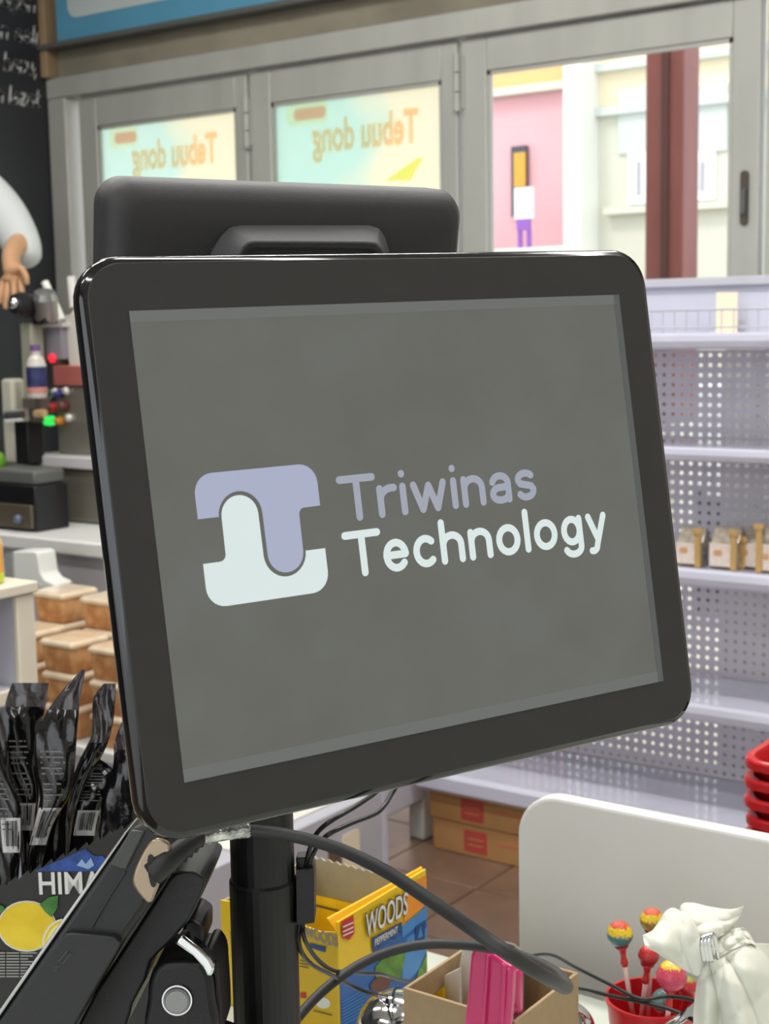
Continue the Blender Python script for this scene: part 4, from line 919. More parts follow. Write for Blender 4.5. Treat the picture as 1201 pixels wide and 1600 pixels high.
# end face with the port
ef = smooth_closed([(232, 1318), (246, 1310), (258, 1314), (266, 1322), (262, 1345), (250, 1378), (240, 1404), (234, 1412), (222, 1404), (208, 1384), (208, 1368), (216, 1346)], 2)
px_prism(MB(), ef, TE-.003, .004).build('end_plate', M['bronze'], pt, bevel=.0015)
px_prism(MB(), smooth_closed([(231, 1338), (239, 1340), (244, 1360), (243, 1384), (236, 1384), (231, 1362)], 3), TE-.0045, .003).build('port', M['black'], pt)
tag(pt, 'black card payment terminal leaning at the lower left, cable plugged in', 'card terminal')
# stand with hinge
TS = .835
stn = empty('terminal_stand', np.array([*AT(250, 1600, TS)[:2], CZ]))
px_prism(MB(), smooth_closed([(118, 1610), (190, 1488), (240, 1412), (262, 1376), (276, 1363), (300, 1361), (318, 1370), (322, 1378), (312, 1405), (294, 1440), (262, 1476), (236, 1502), (228, 1530), (206, 1570), (196, 1604), (150, 1660)], 2), TS, .085).build('cradle', mat('stand_black', (32,33,34), .42, bump=.15, bscale=900), stn, bevel=.004, seg=3)
px_prism(MB(), [(288, 1440), (300, 1436), (317, 1448), (317, 1480), (300, 1500), (280, 1474)], TS+.012, .05).build('cradle_rib', M['black'], stn, bevel=.002)
hk = smooth_closed([(232, 1625), (230, 1560), (233, 1530), (246, 1508), (270, 1502), (300, 1502), (318, 1506), (330, 1528), (334, 1560), (334, 1625)], 4)
px_prism(MB(), hk, TS-.012, .06).build('hinge_block', M['black'], stn, bevel=.004, seg=3)
px_prism(MB(), smooth_closed([(316, 1496), (328, 1490), (340, 1508), (343, 1540), (346, 1590), (344, 1625), (322, 1625), (334, 1560), (332, 1520)], 3), TS-.004, .05).build('post_side', M['black'], stn, bevel=.003)
ch = AT(277, 1562, TS-.0125); MB().lathe([(.0005,.004),(.0062,.004),(.0066,.0034),(.0070,.0034),(.0076,.0022),(.0078,0)], ch, -CFA, 28).build('chrome_cap', mat('satin_steel_cap', (150,152,150), .38, metal=.7), stn, smooth=False)
MB().lathe([(.0070,0),(.0078,.0016),(.0086,.0016),(.0090,0)], ch, -CFA, 28).build('cap_ring', M['chrome'], stn, smooth=False)
chs = [(272, 1474), (283, 1459), (312, 1482), (328, 1498), (335, 1512), (332, 1524), (324, 1528), (316, 1512), (300, 1494)]
px_prism(MB(), chs, TS-.016, .014).build('chrome_lever', M['chrome'], stn, bevel=.0015)
lo_ = AT(285, 1640, TS+.02)
MB().box(lo_[0]-.03, lo_[0]+.03, lo_[1]-.03, lo_[1]+.03, CZ+.008, lo_[2]+.01).build('column', M['black'], stn, bevel=.004)
MB().lathe([(.001,0),(.046,0),(.048,.004),(.040,.009),(.001,.010)], (lo_[0], lo_[1], CZ+.0005), n=32).build('base', M['black'], stn)
tag(stn, 'black terminal stand with a chrome hinge cap in the lower left corner', 'stand')

# ================================================================== cables
M['relief'] = mat('relief_rubber', (34,34,35), .5)
def path(L): return [AT(x, y, t) for x, y, t in L]
dcb = empty('data_cable', AT(460, 1600, 1.04))
main = [(386, 1297, .835), (440, 1303, .83), (520, 1323, .81), (600, 1360, .775), (680, 1412, .735), (760, 1467, .70), (820, 1507, .70), (862, 1532, .72), (882, 1543, .76), (884, 1538, .82), (868, 1520, .88), (830, 1500, .96), (780, 1484, 1.02), (720, 1476, 1.05), (660, 1476, 1.06), (600, 1490, 1.06), (550, 1514, 1.05), (500, 1552, 1.03), (460, 1597, 1.01), (425, 1650, .99)]
MB().tube(path(main), .0036, 14, smooth_n=6).build('sheath', M['cable'], dcb, smooth=True)
sr = [(238, 1366, .798), (262, 1345, .80), (290, 1322, .81), (312, 1309, .82)]
MB().tube(path(sr), [.0070, .0066, .0058, .0048], 16, smooth_n=4).build('strain_relief', M['relief'], dcb, smooth=True)
for k in range(7):
    f_ = k/6; x = 252+f_*56; y = 1354-f_*42 + (4 if .2 < f_ < .8 else 0)*0
    d = AT(x+6, y-5, .803+.015*f_)-AT(x, y, .803+.015*f_); d /= np.linalg.norm(d)
    MB().lathe([(.0001,-.0012),(.0068-.002*f_,-.0013),(.0077-.0022*f_,0),(.0068-.002*f_,.0013),(.0001,.0012)], AT(x, y, .802+.016*f_), d, 16).build('rib', M['relief'], dcb, smooth=False)
tp = [(306, 1312, .818), (330, 1304, .824), (356, 1300, .83), (388, 1296, .835)]
MB().tube(path(tp), [.0042, .0050, .0046, .0050], 12, smooth_n=5).build('tape_wrap', M['tape'], dcb, smooth=True)
tag(dcb, 'thick dark grey data cable looping from the card terminal across the pole', 'cable')
tcA = [(598, 1228, .93), (582, 1242, .92), (552, 1262, .90), (515, 1284, .885), (494, 1303, t_-.01), (484, 1326, t_-.008), (478, 1352, t_-.004), (475, 1400, t_), (473, 1446, t_), (476, 1468, t_), (493, 1496, t_+.04), (520, 1516, t_+.12), (560, 1520, 1.10), (596, 1522, 1.14), (632, 1533, 1.24), (690, 1534, 1.33), (760, 1515, 1.35), (820, 1496, 1.33), (860, 1492, 1.28), (900, 1512, 1.2), (950, 1537, 1.14), (1000, 1561, 1.10), (1040, 1557, 1.10), (1084, 1563, 1.07), (1120, 1580, 1.05), (1136, 1605, 1.03), (1140, 1640, 1.02)]
o = MB().tube(path(tcA), .00155, 8, smooth_n=5).build('thin_cable', M['cable_thin'], smooth=True)
tag(o, 'thin black cable that arches over the cardboard box end towards the tissue', 'cable')
tcB = [(622, 1224, .93), (612, 1240, .925), (600, 1259, .915), (585, 1272, .905), (545, 1288, .89), (513, 1304, .88), (496, 1322, t_-.006), (484, 1350, t_-.004), (478, 1400, t_), (467, 1450, t_), (469, 1483, t_), (487, 1507, t_+.03), (517, 1523, t_+.10), (545, 1538, 1.08), (586, 1554, 1.12), (640, 1562, 1.25), (740, 1552, 1.34), (840, 1540, 1.30), (898, 1544, 1.18), (950, 1555, 1.13), (1007, 1567, 1.10), (1054, 1580, 1.08), (1092, 1602, 1.06), (1110, 1640, 1.05)]
o = MB().tube(path(tcB), .00155, 8, smooth_n=5).build('thin_cable', M['cable_thin'], smooth=True)
tag(o, 'thin black cable running lowest across the red lollipop cup', 'cable')

# ================================================================== salt candy carton and pouches
hr = np.array([CXA[0], CXA[1], 0]); hr /= np.linalg.norm(hr); hf = np.array([-hr[1], hr[0], 0])
def on_pl(x, y, o, n): r = ray(x, y); return EYE+r*(((o-EYE)@n)/(r@n))
TC = 1.03
o_c = AT(100, 1400, TC)
def CP(x, y, z=0): return on_pl(x, y, o_c-hf*z, hf)
cw = empty('candy_carton', np.array([*(o_c+hf*.06)[:2], CZ]))
M['cblack'] = mat('carton_black_print', (40,41,38), .45, var=.05, vscale=20); M['ctxt'] = mat('carton_white_print', (222,222,218), .5)
top = []
n_t = 15
for k in range(n_t+1):
    f_ = k/n_t; x = -40+f_*275; y = 1405-f_*131-6*math.sin(f_*math.pi)*0
    top.append((x, y)); 
    if k < n_t: top.append((x+10, y-9.5)); top.append((x+13, y-3.5))
bl_ = CP(-40, 1500); br_ = CP(235, 1500)
face = [CP(x, y) for x, y in top] + [np.array([br_[0], br_[1], CZ+.001]), np.array([bl_[0], bl_[1], CZ+.001])]
MB().prism(face, hf*.0016).build('front_panel', M['cblack'], cw)
D_ = .12
lb_, rb_ = np.array([bl_[0], bl_[1], 0]), np.array([br_[0], br_[1], 0])
MB().prism([lb_+hf*D_+[0,0,CZ+.001], rb_+hf*D_+[0,0,CZ+.001], rb_+hf*D_+[0,0,CZ+.19], lb_+hf*D_+[0,0,CZ+.14]], hf*.0016).build('back_panel', M['cblack'], cw)
MB().prism([lb_+hf*.002+[0,0,CZ+.001], lb_+hf*D_+[0,0,CZ+.001], lb_+hf*D_+[0,0,CZ+.13], lb_+hf*.002+[0,0,CZ+.12]], hr*.0016).build('side_panel', M['cblack'], cw)
MB().prism([rb_+hf*.002+[0,0,CZ+.001], rb_+hf*D_+[0,0,CZ+.001], rb_+hf*D_+[0,0,CZ+.19], rb_+hf*.002+[0,0,CZ+.17]], -hr*.0016).build('side_panel', M['cblack'], cw)
MB().prism([lb_+hf*.003+[0,0,CZ+.001], rb_+hf*.003+[0,0,CZ+.001], rb_+hf*D_+[0,0,CZ+.001], lb_+hf*D_+[0,0,CZ+.001]], (0,0,.0014)).build('bottom_panel', M['greyboard'], cw)
def prn(pts, m_, nm, z=.0006): return MB().prism([CP(x, y, z) for x, y in pts], -hf*.0003).build(nm, m_, cw)
def ell(cx, cy, rx, ry, n=24, rot=0): return [(cx+rx*math.cos(a)*math.cos(rot)-ry*math.sin(a)*math.sin(rot), cy+rx*math.cos(a)*math.sin(rot)+ry*math.sin(a)*math.cos(rot)) for a in [2*math.pi*k/n for k in range(n)]]
M['mtn'] = mat('mountain_blue_print', (44,76,150), .5, var=.35, vscale=120); M['snow'] = mat('snow_print', (150,176,214), .5)
prn([(55, 1361), (74, 1352), (96, 1343), (118, 1333), (134, 1326), (142, 1334), (150, 1338), (160, 1337), (168, 1345), (158, 1361)], M['mtn'], 'mountain_print')
prn([(120, 1352), (128, 1342), (134, 1350), (142, 1340), (147, 1352), (138, 1358)], M['snow'], 'snow_print', .0010)
fr = Frame(CP(59, 1397, .0012), hr*1.0, (0,0,1), -hf)
font_text('HIMA', fr, .0228, M['ctxt'], 'lettering', cw, xs=.82, offset=.0004)
M['lemon'] = mat('lemon_print', (226,190,20), .45, rgb2=(240,212,50), vscale=40); M['lemon2'] = mat('lemon_slice_print', (240,232,150), .45); M['leafp'] = mat('leaf_print', (62,120,48), .5, var=.3, vscale=80)
prn(ell(42, 1447, 46, 40), M['ctxt'], 'lemon_outline', .0005); prn(ell(42, 1447, 43.5, 37.5), M['lemon'], 'lemon_print', .0011)
prn([(62, 1413), (76, 1402), (91, 1399), (90, 1418), (80, 1433), (70, 1424)], M['leafp'], 'leaf_print', .0014); prn([(-6, 1412), (6, 1416), (8, 1421), (-4, 1430)], M['leafp'], 'leaf_print', .0014)
prn(ell(92, 1466, 24, 32, rot=.5), M['ctxt'], 'slice_outline', .0015); prn(ell(92, 1466, 21, 29, rot=.5), M['lemon'], 'slice_rind', .0019); prn(ell(92, 1466, 17, 24, rot=.5), M['lemon2'], 'slice_print', .0023)
M['fine'] = mat('fine_print_grey', (150,150,146), .5)
fl = MB()
for k in range(9):
    for x0, x1 in ((-30, 8), (10, 30), (32, 58-(k*7) % 20)):
        a, b = CP(x0, 1490+k*4.6, .0008), CP(x1, 1490+k*4.6, .0008); fl.prism([a, b, b+[0,0,.0011], a+[0,0,.0011]], -hf*.0002)
fl.build('fine_print', M['fine'], cw)
tag(cw, 'black candy carton with torn edge, lemon picture and white lettering', 'carton')
# pouches
M['foil'] = mat('black_foil', (14,13,14), .17, var=.3, vscale=26, bump=.55, bscale=55, coat=.35); M['foil_top'] = mat('grey_foil_seal', (66,61,63), .16, metal=.35, var=.35, vscale=50, bump=.6, bscale=60, coat=.4)
M['ptxt'] = mat('pouch_print', (112,110,108), .5); M['barcode'] = mat('barcode_white', (196,196,194), .5); M['bar'] = mat('barcode_bars', (24,24,24), .5)
def pouch(L, t0, label, txt=(.30, .62), bar=None, ph=0.0, seal=.16):
    """L: list of (xl, xr, y, tl, tr) rows from top to bottom"""
    n = len(L); e_ = empty('candy_pouch', AT((L[-1][0]+L[-1][1])/2, L[-1][2], t0+.01))
    def row(v):
        f_ = v*(n-1); i = min(int(f_), n-2); t = f_-i
        p = [np.array(L[k], float) for k in (max(i-1, 0), i, i+1, min(i+2, n-1))]
        return .5*((2*p[1])+(-p[0]+p[2])*t+(2*p[0]-5*p[1]+4*p[2]-p[3])*t*t+(-p[0]+3*p[1]-3*p[2]+p[3])*t**3)
    def fn(u, v, side, lift=0):
        xl_, xr_, y, dl, dr = row(v)
        bulge = .0065*math.sin(math.pi*min(1, max(0, (v-seal)/(1-seal))))**.7*(4*u*(1-u))**.6 if v > seal else 0.0
        cr = .0012*math.sin(9*v+5*u+ph)+.0007*math.sin(23*v-13*u+2*ph)+.0005*math.sin(41*u+17*v)
        t = t0+dl+(dr-dl)*u+cr+side*(bulge+.0003)-lift
        return AT(xl_+(xr_-xl_)*u, y, t)
    v0 = seal
    for nm, va, vb, m_ in (('top_seal', 0, v0, M['foil_top']), ('bag', v0, 1, M['foil'])):
        mb = MB(); nv = max(4, int(28*(vb-va)))
        mb.grid(lambda u, v: fn(u, va+(vb-va)*v, -1), 12, nv); mb.grid(lambda u, v: fn(1-u, va+(vb-va)*v, 1), 12, nv)
        mb.build(nm, m_, e_, smooth=True)
    tx = MB()
    v = txt[0]
    k = 0
    while v < txt[1]:
        xl_, xr_, y, dl, dr = row(v); wd = .22+.12*((k*7) % 5)/5
        for (ua, ub) in ((.14, .14+wd), (.16+wd, .16+wd+.28)):
            tx.add([fn(ua, v, -1, .0007), fn(ub, v, -1, .0007), fn(ub, v+.008, -1, .0007), fn(ua, v+.008, -1, .0007)], [(0,1,2,3)])
        v += .027 if k % 5 != 4 else .05; k += 1
    if tx.v: tx.build('print', M['ptxt'], e_)
    if bar:
        ua, ub, va, vb = bar
        b = MB(); b.grid(lambda u, v: fn(ua+(ub-ua)*u, va+(vb-va)*v, -1, .0008), 4, 4); bo = b.build('barcode_label', M['barcode'], e_)
        bb = MB(); random.seed(3)
        for k in range(9):
            x = .14+.08*k; w_ = random.choice((.02, .035, .05))
            bb.grid(lambda u, v: fn(ua+(ub-ua)*(x+w_*u), va+(vb-va)*(.08+.74*v), -1, .0013), 1, 4)
        bb.build('barcode_bars', M['bar'], bo)
    tag(e_, label, 'candy pouch', 'black candy pouches in the carton')
pouch([(-40, 4, 1110, 0, 0), (-35, 12, 1160, 0, 0), (-30, 16, 1210, .004, 0), (-25, 32, 1260, .006, .0), (-20, 34, 1310, .006, 0), (-10, 30, 1360, .004, 0), (-8, 26, 1405, .004, .0)], 1.075, 'black candy pouch cut off by the left picture edge', (.35, .65), (.42, .96, .56, .74), .3)
pouch([(19, 76, 1067, .006, .006), (8, 72, 1100, .003, .006), (5, 62, 1140, .0, .006), (10, 55, 1185, 0, .005), (15, 62, 1230, .002, .005), (22, 58, 1270, .003, .006), (30, 52, 1310, .004, .006), (34, 50, 1380, .005, .006)], 1.098, 'black candy pouch with a straight grey top seal', (.34, .66), (.08, .9, .66, .82), 1.1)
pouch([(128, 134, 1046, .012, .008), (92, 126, 1085, .008, .004), (66, 122, 1125, .004, 0), (54, 119, 1165, 0, 0), (56, 116, 1205, .0, .004), (62, 108, 1245, .002, .006), (54, 84, 1285, .003, .008), (44, 70, 1330, .004, .008), (40, 60, 1385, .004, .008)], 1.082, 'tall black candy pouch with a sharply pointed top corner', (.40, .66), (.02, .98, .68, .85), 2.0, .2)
pouch([(162, 181, 1068, .006, 0), (146, 180, 1090, .004, 0), (144, 178, 1120, .002, .002), (142, 172, 1150, .0, .004), (128, 160, 1180, .0, .006), (112, 140, 1215, .002, .008), (92, 124, 1250, .002, .008), (74, 112, 1300, .004, .010), (62, 104, 1375, .004, .010)], 1.105, 'twisted black candy pouch leaning left with a shiny grey top', (.8, .7), None, 3.3, .42)
pouch([(126, 150, 1182, .004, .0), (118, 178, 1205, .004, .002), (114, 176, 1240, .0, .004), (110, 160, 1275, .0, .006), (104, 154, 1310, .002, .006), (98, 150, 1370, .002, .006)], 1.120, 'black candy pouch lying low behind with a barcode near the carton edge', (.22, .48), (.2, .86, .55, .78), 4.1, .12)
pouch([(190, 206, 1128, .01, .0), (179, 210, 1160, .008, .0), (176, 214, 1200, .004, .0), (160, 216, 1245, .004, .0), (156, 214, 1290, .004, 0), (150, 210, 1350, .004, 0)], 1.100, 'black candy pouch half hidden behind the monitor corner', (.9, .8), None, 5.2, .26)

# ================================================================== lozenge box
WX0, WX1, WY0, WY1 = -.870, -.7345, .945, 1.081
ZT = ATX(600, 1396, WX1)[2]
wz = empty('lozenge_box', ((WX0+WX1)/2, (WY0+WY1)/2, CZ))
M['wy'] = mat('box_yellow', (238,198,22), .38, rgb2=(246,204,40), vscale=12); M['wo'] = mat('box_orange_yellow', (248,190,20), .38); M['wb'] = mat('box_blue', (40,96,170), .38, var=.12, vscale=30); M['wlb'] = mat('box_light_blue', (72,140,208), .38, var=.06, vscale=30)
M['wor'] = mat('box_orange', (240,150,40), .38, var=.1, vscale=20); M['wg'] = mat('box_green', (92,140,40), .4, var=.3, vscale=90); M['wbr'] = mat('box_brown', (110,60,44), .35, var=.1, vscale=60); M['wr'] = mat('box_red', (200,40,44), .4); M['ww'] = mat('box_white', (236,236,232), .4); M['wgr'] = mat('box_dark_outline', (84,78,60), .4); M['wbd'] = mat('box_deep_blue', (34,70,130), .4)
th = .0018
zl = ATX(530, 1440, WX1)[2]; zr = ATX(665, 1358, WX1)[2]
fp = MB().prism([(WX1, WY0, CZ+.001), (WX1, WY1, CZ+.001), (WX1, WY1, zr), (WX1, WY0, zl)], (-th, 0, 0)).build('front_panel', M['wy'], wz)
# flap folded outwards at the top of the front panel
sp_l = ATY(364, 1432, WY0)
z_s0 = ATY(480, 1447, WY0)[2]
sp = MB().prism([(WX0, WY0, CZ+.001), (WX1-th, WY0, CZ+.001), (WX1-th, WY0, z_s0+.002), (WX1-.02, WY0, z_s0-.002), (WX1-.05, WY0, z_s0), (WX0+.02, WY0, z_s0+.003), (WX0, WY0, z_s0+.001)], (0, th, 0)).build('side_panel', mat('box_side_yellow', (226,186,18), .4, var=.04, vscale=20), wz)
zb_ = ATY(560, 1356, WY1)[2]
ser = [(WX1-th, WY1-th, zb_-.002)]
nS = 28
for k in range(nS): xx = WX1-th-(WX1-WX0-th)*(k+.5)/nS; ser.append((xx, WY1-th, zb_+(.0012 if k % 2 else -.001)))
ser += [(WX0, WY1-th, zb_)]
MB().prism([(WX0, WY1-th, CZ+.001), (WX1-th, WY1-th, CZ+.001)]+ser, (0, th, 0)).build('back_panel', M['greyboard'], wz)
MB().prism([(WX0, WY0+th, CZ+.001), (WX0, WY1-th, CZ+.001), (WX0, WY1-th, zb_), (WX0, WY0+th, z_s0)], (th, 0, 0)).build('left_panel', M['greyboard'], wz)
fl_ = [ATX(526, 1436, WX1), ATX(664, 1358, WX1)]
MB().prism([(WX1+.0004, WY0, zl-.010), (WX1+.0004, WY1, zr-.010), (WX1-.004, WY1, zr+.001), (WX1-.006, WY0-.006, zl+.004)], (-.0016, 0, .0004)).build('top_flap', M['wo'], wz)
def wf_(pts, m_, nm, z=.0006, par=None):   # print on the front panel, from crop coordinates
    P = [ATX(460+x/5.459, 1340+y/5.459, WX1+z) for x, y in pts]; P = [np.array([WX1+z, min(max(p[1], WY0+.0003), WY1-.0003), max(p[2], CZ+.002)]) for p in P]
    return MB().prism(P, (.0003, 0, 0)).build(nm, m_, par or fp)
wf_([(1126, 400), (900, 640), (650, 850), (540, 940), (380, 1010), (380, 1750), (1126, 1300)], M['wb'], 'blue_field', .0004)
wf_([(1126, 150), (940, 250), (930, 560), (1126, 395)], M['wor'], 'orange_field', .0004)
wf_([(1126, 410), (915, 590), (920, 680), (1126, 520)], M['wlb'], 'blue_ribbon', .0008)
wf_([(1070, 620), (960, 680), (930, 860), (915, 1030), (960, 1060), (1060, 950), (1120, 800), (1126, 600)], M['wlb'], 'blue_ribbon', .0008)
wf_([(690, 930), (760, 860), (860, 830), (945, 815), (920, 960), (900, 1050), (760, 1030), (690, 1020)], M['wg'], 'leaf_print', .0012)
wf_([(1060, 960), (1126, 820), (1126, 960), (1030, 1060)], M['wg'], 'leaf_print', .0012)
wf_(ell(735, 1075, 95, 58, rot=-.45), M['wbr'], 'lozenge_print', .0016)
wf_([(655, 690), (915, 548), (912, 655), (800, 740), (668, 810)], M['wbd'], 'name_plate', .0012)
wf_([(402, 540), (500, 488), (510, 645), (462, 700), (405, 680)], M['wr'], 'badge', .0012)
for yy in (570, 610, 645): wf_([(412, yy+18), (500, yy-22), (500, yy-12), (412, yy+28)], M['ww'], 'badge_line', .0018)
wf_([(1030, 590), (1110, 540), (1110, 690), (1030, 720)], M['wbd'], 'stamp', .0014); wf_([(1050, 690), (1072, 580), (1092, 670)], M['wlb'], 'stamp_mark', .0018)
for k in range(8):
    y0 = 1230+k*28; wf_([(405, y0), (405+220-12*k, y0-125+7*k), (405+220-12*k, y0-117+7*k), (405, y0+8)], M['wlb'], 'fine_print', .0010)
a = ATX(460+590/5.459, 1340+672/5.459, WX1); sl = (ATX(460+905/5.459, 1340+490/5.459, WX1)-a); sl[0] = 0
du = sl/np.linalg.norm(sl); dvv = np.array([0, -du[2], du[1]]) if False else np.array([0, .04, 1.0])
LEN = np.linalg.norm(sl)*1.09
frw = Frame(a+[.0020,0,0], du, dvv, (1,0,0))
font_text('WOODS', frw, .0298, M['wgr'], 'lettering_outline', fp, xs=.62*LEN/.069, offset=.0016, z=0)
font_text('WOODS', Frame(a+[.0026,0,0], du, dvv, (1,0,0)), .0298, M['ww'], 'lettering', fp, xs=.62*LEN/.069, offset=.0004, z=0)
a2 = ATX(460+668/5.459, 1340+752/5.459, WX1); e2 = ATX(460+905/5.459, 1340+612/5.459, WX1)-a2; e2[0] = 0; d2_ = e2/np.linalg.norm(e2)
font_text('PEPPERMINT', Frame(a2+[.0020,0,0], d2_, (0,.04,1), (1,0,0)), .0092, M['ww'], 'lettering', fp, xs=np.linalg.norm(e2)/.0525*.86, offset=.0001)
a3 = ATX(460+715/5.459, 1340+785/5.459, WX1)
font_text('LOZENGES', Frame(a3+[.0020,0,0], d2_, (0,.04,1), (1,0,0)), .0072, M['wlb'], 'lettering', fp, xs=.88)
def ws_(pts, m_, nm, z=.0005): return MB().prism([ATY(460+x/5.459, 1340+y/5.459, WY0-z) for x, y in pts], (0, -.0003, 0)).build(nm, m_, sp)
ws_([(125, 725), (270, 760), (262, 808), (140, 770)], M['wbd'], 'name_plate')
a = ATY(460+85/5.459, 1340+672/5.459, WY0); 
font_text('WOODS', Frame(a-[0,.0009,0], (1,0,-.02), (0,0,1), (0,-1,0)), .0155, M['fine'], 'lettering', sp, xs=.62, offset=.0004)
for k in range(3): ws_([(45, 870+k*26), (120, 885+k*26), (120, 892+k*26), (45, 877+k*26)], M['wgr'], 'fine_print')
ws_([(160, 1300), (320, 1340), (320, 1348), (160, 1308)], M['wgr'], 'fine_print')
ws_(ell(245, 1240, 62, 46, rot=.2), M['ww'], 'seal_print'); ws_([(50, 1150), (95, 1150), (100, 1200), (52, 1195)], M['wr'], 'seal_print')
for k in range(11):
    p0 = ATY(352+.3*k, 1455+k*4.4, WY0-.0005); MB().box(p0[0]+.006, p0[0]+.016, WY0-.0008, WY0-.0002, p0[2], p0[2]+.0012).build('fine_print', M['wgr'], sp)
tag(wz, 'open yellow and blue lozenge box with white lettering behind the pole', 'box')
# sachets inside
M['sach'] = mat('yellow_sachet', (226,186,20), .3, var=.15, vscale=25, coat=.3)
for k, (ya, zoff, lean, lab) in enumerate(((1.052, -.010, .010, 'yellow sachet standing rearmost in the open lozenge box'), (1.018, -.018, .020, 'yellow sachet in the middle of the open lozenge box'), (.992, -.024, .026, 'yellow sachet nearest the lettered side in the lozenge box'))):
    e_ = empty('lozenge_sachet', ((WX0+WX1)/2, ya, CZ+.003)); zt_s = zb_-.004+zoff
    def sf(u, v, s_): 
        x = WX0+.004+(WX1-WX0-.012)*u; z = CZ+.004+(zt_s-CZ-.004)*v - .020*(1-u)*v*(.4+.3*k)
        bul = .006*(math.sin(math.pi*u)*math.sin(math.pi*v))**.7
        return np.array([x, ya-lean*v+s_*bul+.0006*s_+.002*math.sin(6*u+k*2)*v, z])
    mb = MB(); mb.grid(lambda u, v: sf(u, v, -1), 10, 10); mb.grid(lambda u, v: sf(1-u, v, 1), 10, 10)
    mb.build('packet', M['sach'], e_, smooth=True)
    mb = MB(); mb.grid(lambda u, v: sf(.15+.5*u, .86+.03*v, -1)-[0,.0008,0], 6, 1); mb.build('print', M['wgr'], e_)
    tag(e_, lab, 'sachet', 'sachets in the lozenge box')

# ================================================================== cardboard box with clip and papers
BX0, BX1, BY0, BY1, BZ = -.605, -.506, .857, .953, .90
kb = empty('cardboard_box', ((BX0+BX1)/2, (BY0+BY1)/2, CZ)); tt = .003
MB().box(BX0, BX1, BY0, BY0+tt, CZ+.001, BZ).build('front_wall', M['card'], kb, bevel=.0005, seg=1)
MB().box(BX0, BX1, BY1-tt, BY1, CZ+.001, BZ).build('back_wall', M['card'], kb, bevel=.0005, seg=1)
MB().box(BX0, BX0+tt, BY0+tt, BY1-tt, CZ+.001, BZ).build('side_wall', M['card'], kb, bevel=.0005, seg=1)
MB().box(BX1-tt, BX1, BY0+tt, BY1-tt, CZ+.001, BZ).build('side_wall', M['card'], kb, bevel=.0005, seg=1)
MB().box(BX0+tt, BX1-tt, BY0+tt, BY1-tt, CZ+.001, CZ+.004).build('bottom', M['card'], kb)
tag(kb, 'small open brown cardboard box in front holding papers and a pink clip', 'box')
M['pinkp'] = mat('pink_plastic', (206,44,110), .18, coat=.4, var=.04, vscale=15); M['pinkd'] = mat('pink_plastic_dark', (160,30,84), .3)
pk = empty('pink_clip', ATY(760, 1600, .845))
Yp = .846
pf = [(719, 1640), (728, 1560), (734, 1492), (740, 1480), (750, 1477), (764, 1488), (778, 1498), (799, 1513), (797, 1560), (789, 1640)]
MB().prism([ATY(x, y, Yp) for x, y in pf], (0, .010, 0)).build('outer_jaw', M['pinkp'], pk, bevel=.003, seg=3)
MB().prism([ATY(x, y, Yp-.003) for x, y in [(748, 1640), (758, 1492), (763, 1494), (754, 1640)]], (0, .004, 0)).build('ridge', M['pinkp'], pk, bevel=.001)
MB().prism([ATY(x, y, Yp-.003) for x, y in [(776, 1640), (783, 1505), (789, 1510), (783, 1640)]], (0, .004, 0)).build('ridge', M['pinkp'], pk, bevel=.001)
MB().prism([ATY(x, y, .866) for x, y in [(795, 1510), (809, 1522), (809, 1590), (795, 1588)]], (0, .010, 0)).build('inner_jaw', M['pinkp'], pk, bevel=.003, seg=3)
a, b = ATY(786, 1506, .86), ATY(806, 1520, .872)
zz = BZ+.004
MB().box(ATY(785, 1515, .86)[0], ATY(800, 1515, .86)[0], Yp+.006, .872, BZ+.001, BZ+.008).build('bridge', M['pinkd'], pk, bevel=.002)
MB().tube([ATY(742, 1486, Yp+.005), ATY(752, 1482, Yp+.004), ATY(766, 1492, Yp+.004)], .0028, 10).build('rolled_top', M['pinkp'], pk, smooth=True)
tag(pk, 'glossy pink plastic clip gripping the front edge of the cardboard box', 'clip')
M['paper'] = mat('receipt_paper', (222,218,206), .7, var=.03)
def slip(pts, Y, m_, name, lab, cat, off=.0012, grp=None):
    o = MB().prism([ATY(x, y, Y) for x, y in pts], (0, off, 0)).build(name, m_, bevel=0)
    tag(o, lab, cat, grp); return o
def ZB(x, Y): # pixel row of the box bottom at that column
    r = None
    for y in range(1500, 2200, 4):
        if ATY(x, y, Y)[2] < CZ+.006: return y
    return 2200
slip([(694, 1525), (716, 1514), (722, ZB(722, .905)), (696, ZB(696, .905))], .905, M['paper'], 'paper_slip', 'folded white paper slip standing in the cardboard box by the left wall', 'paper', .004)
slip([(712, 1545), (722, 1482), (738, 1484), (736, ZB(736, .925)), (706, ZB(706, .925))], .925, M['paper'], 'paper_slip', 'tall white paper slip right behind the pink clip in the box', 'paper', .004)
slip([(674, 1556), (692, 1543), (694, ZB(694, .890)), (676, ZB(676, .890))], .890, M['sach'], 'yellow_wrapper', 'small yellow wrapper in the corner of the cardboard box', 'wrapper', .003)
slip([(776, 1484), (786, 1473), (800, 1476), (816, 1488), (818, ZB(816, .935)), (776, ZB(776, .935))], .935, mat('dark_grey_tag', (120,116,108), .4), 'grey_tag', 'grey tag peeking over the rear of the cardboard box', 'tag', .003)

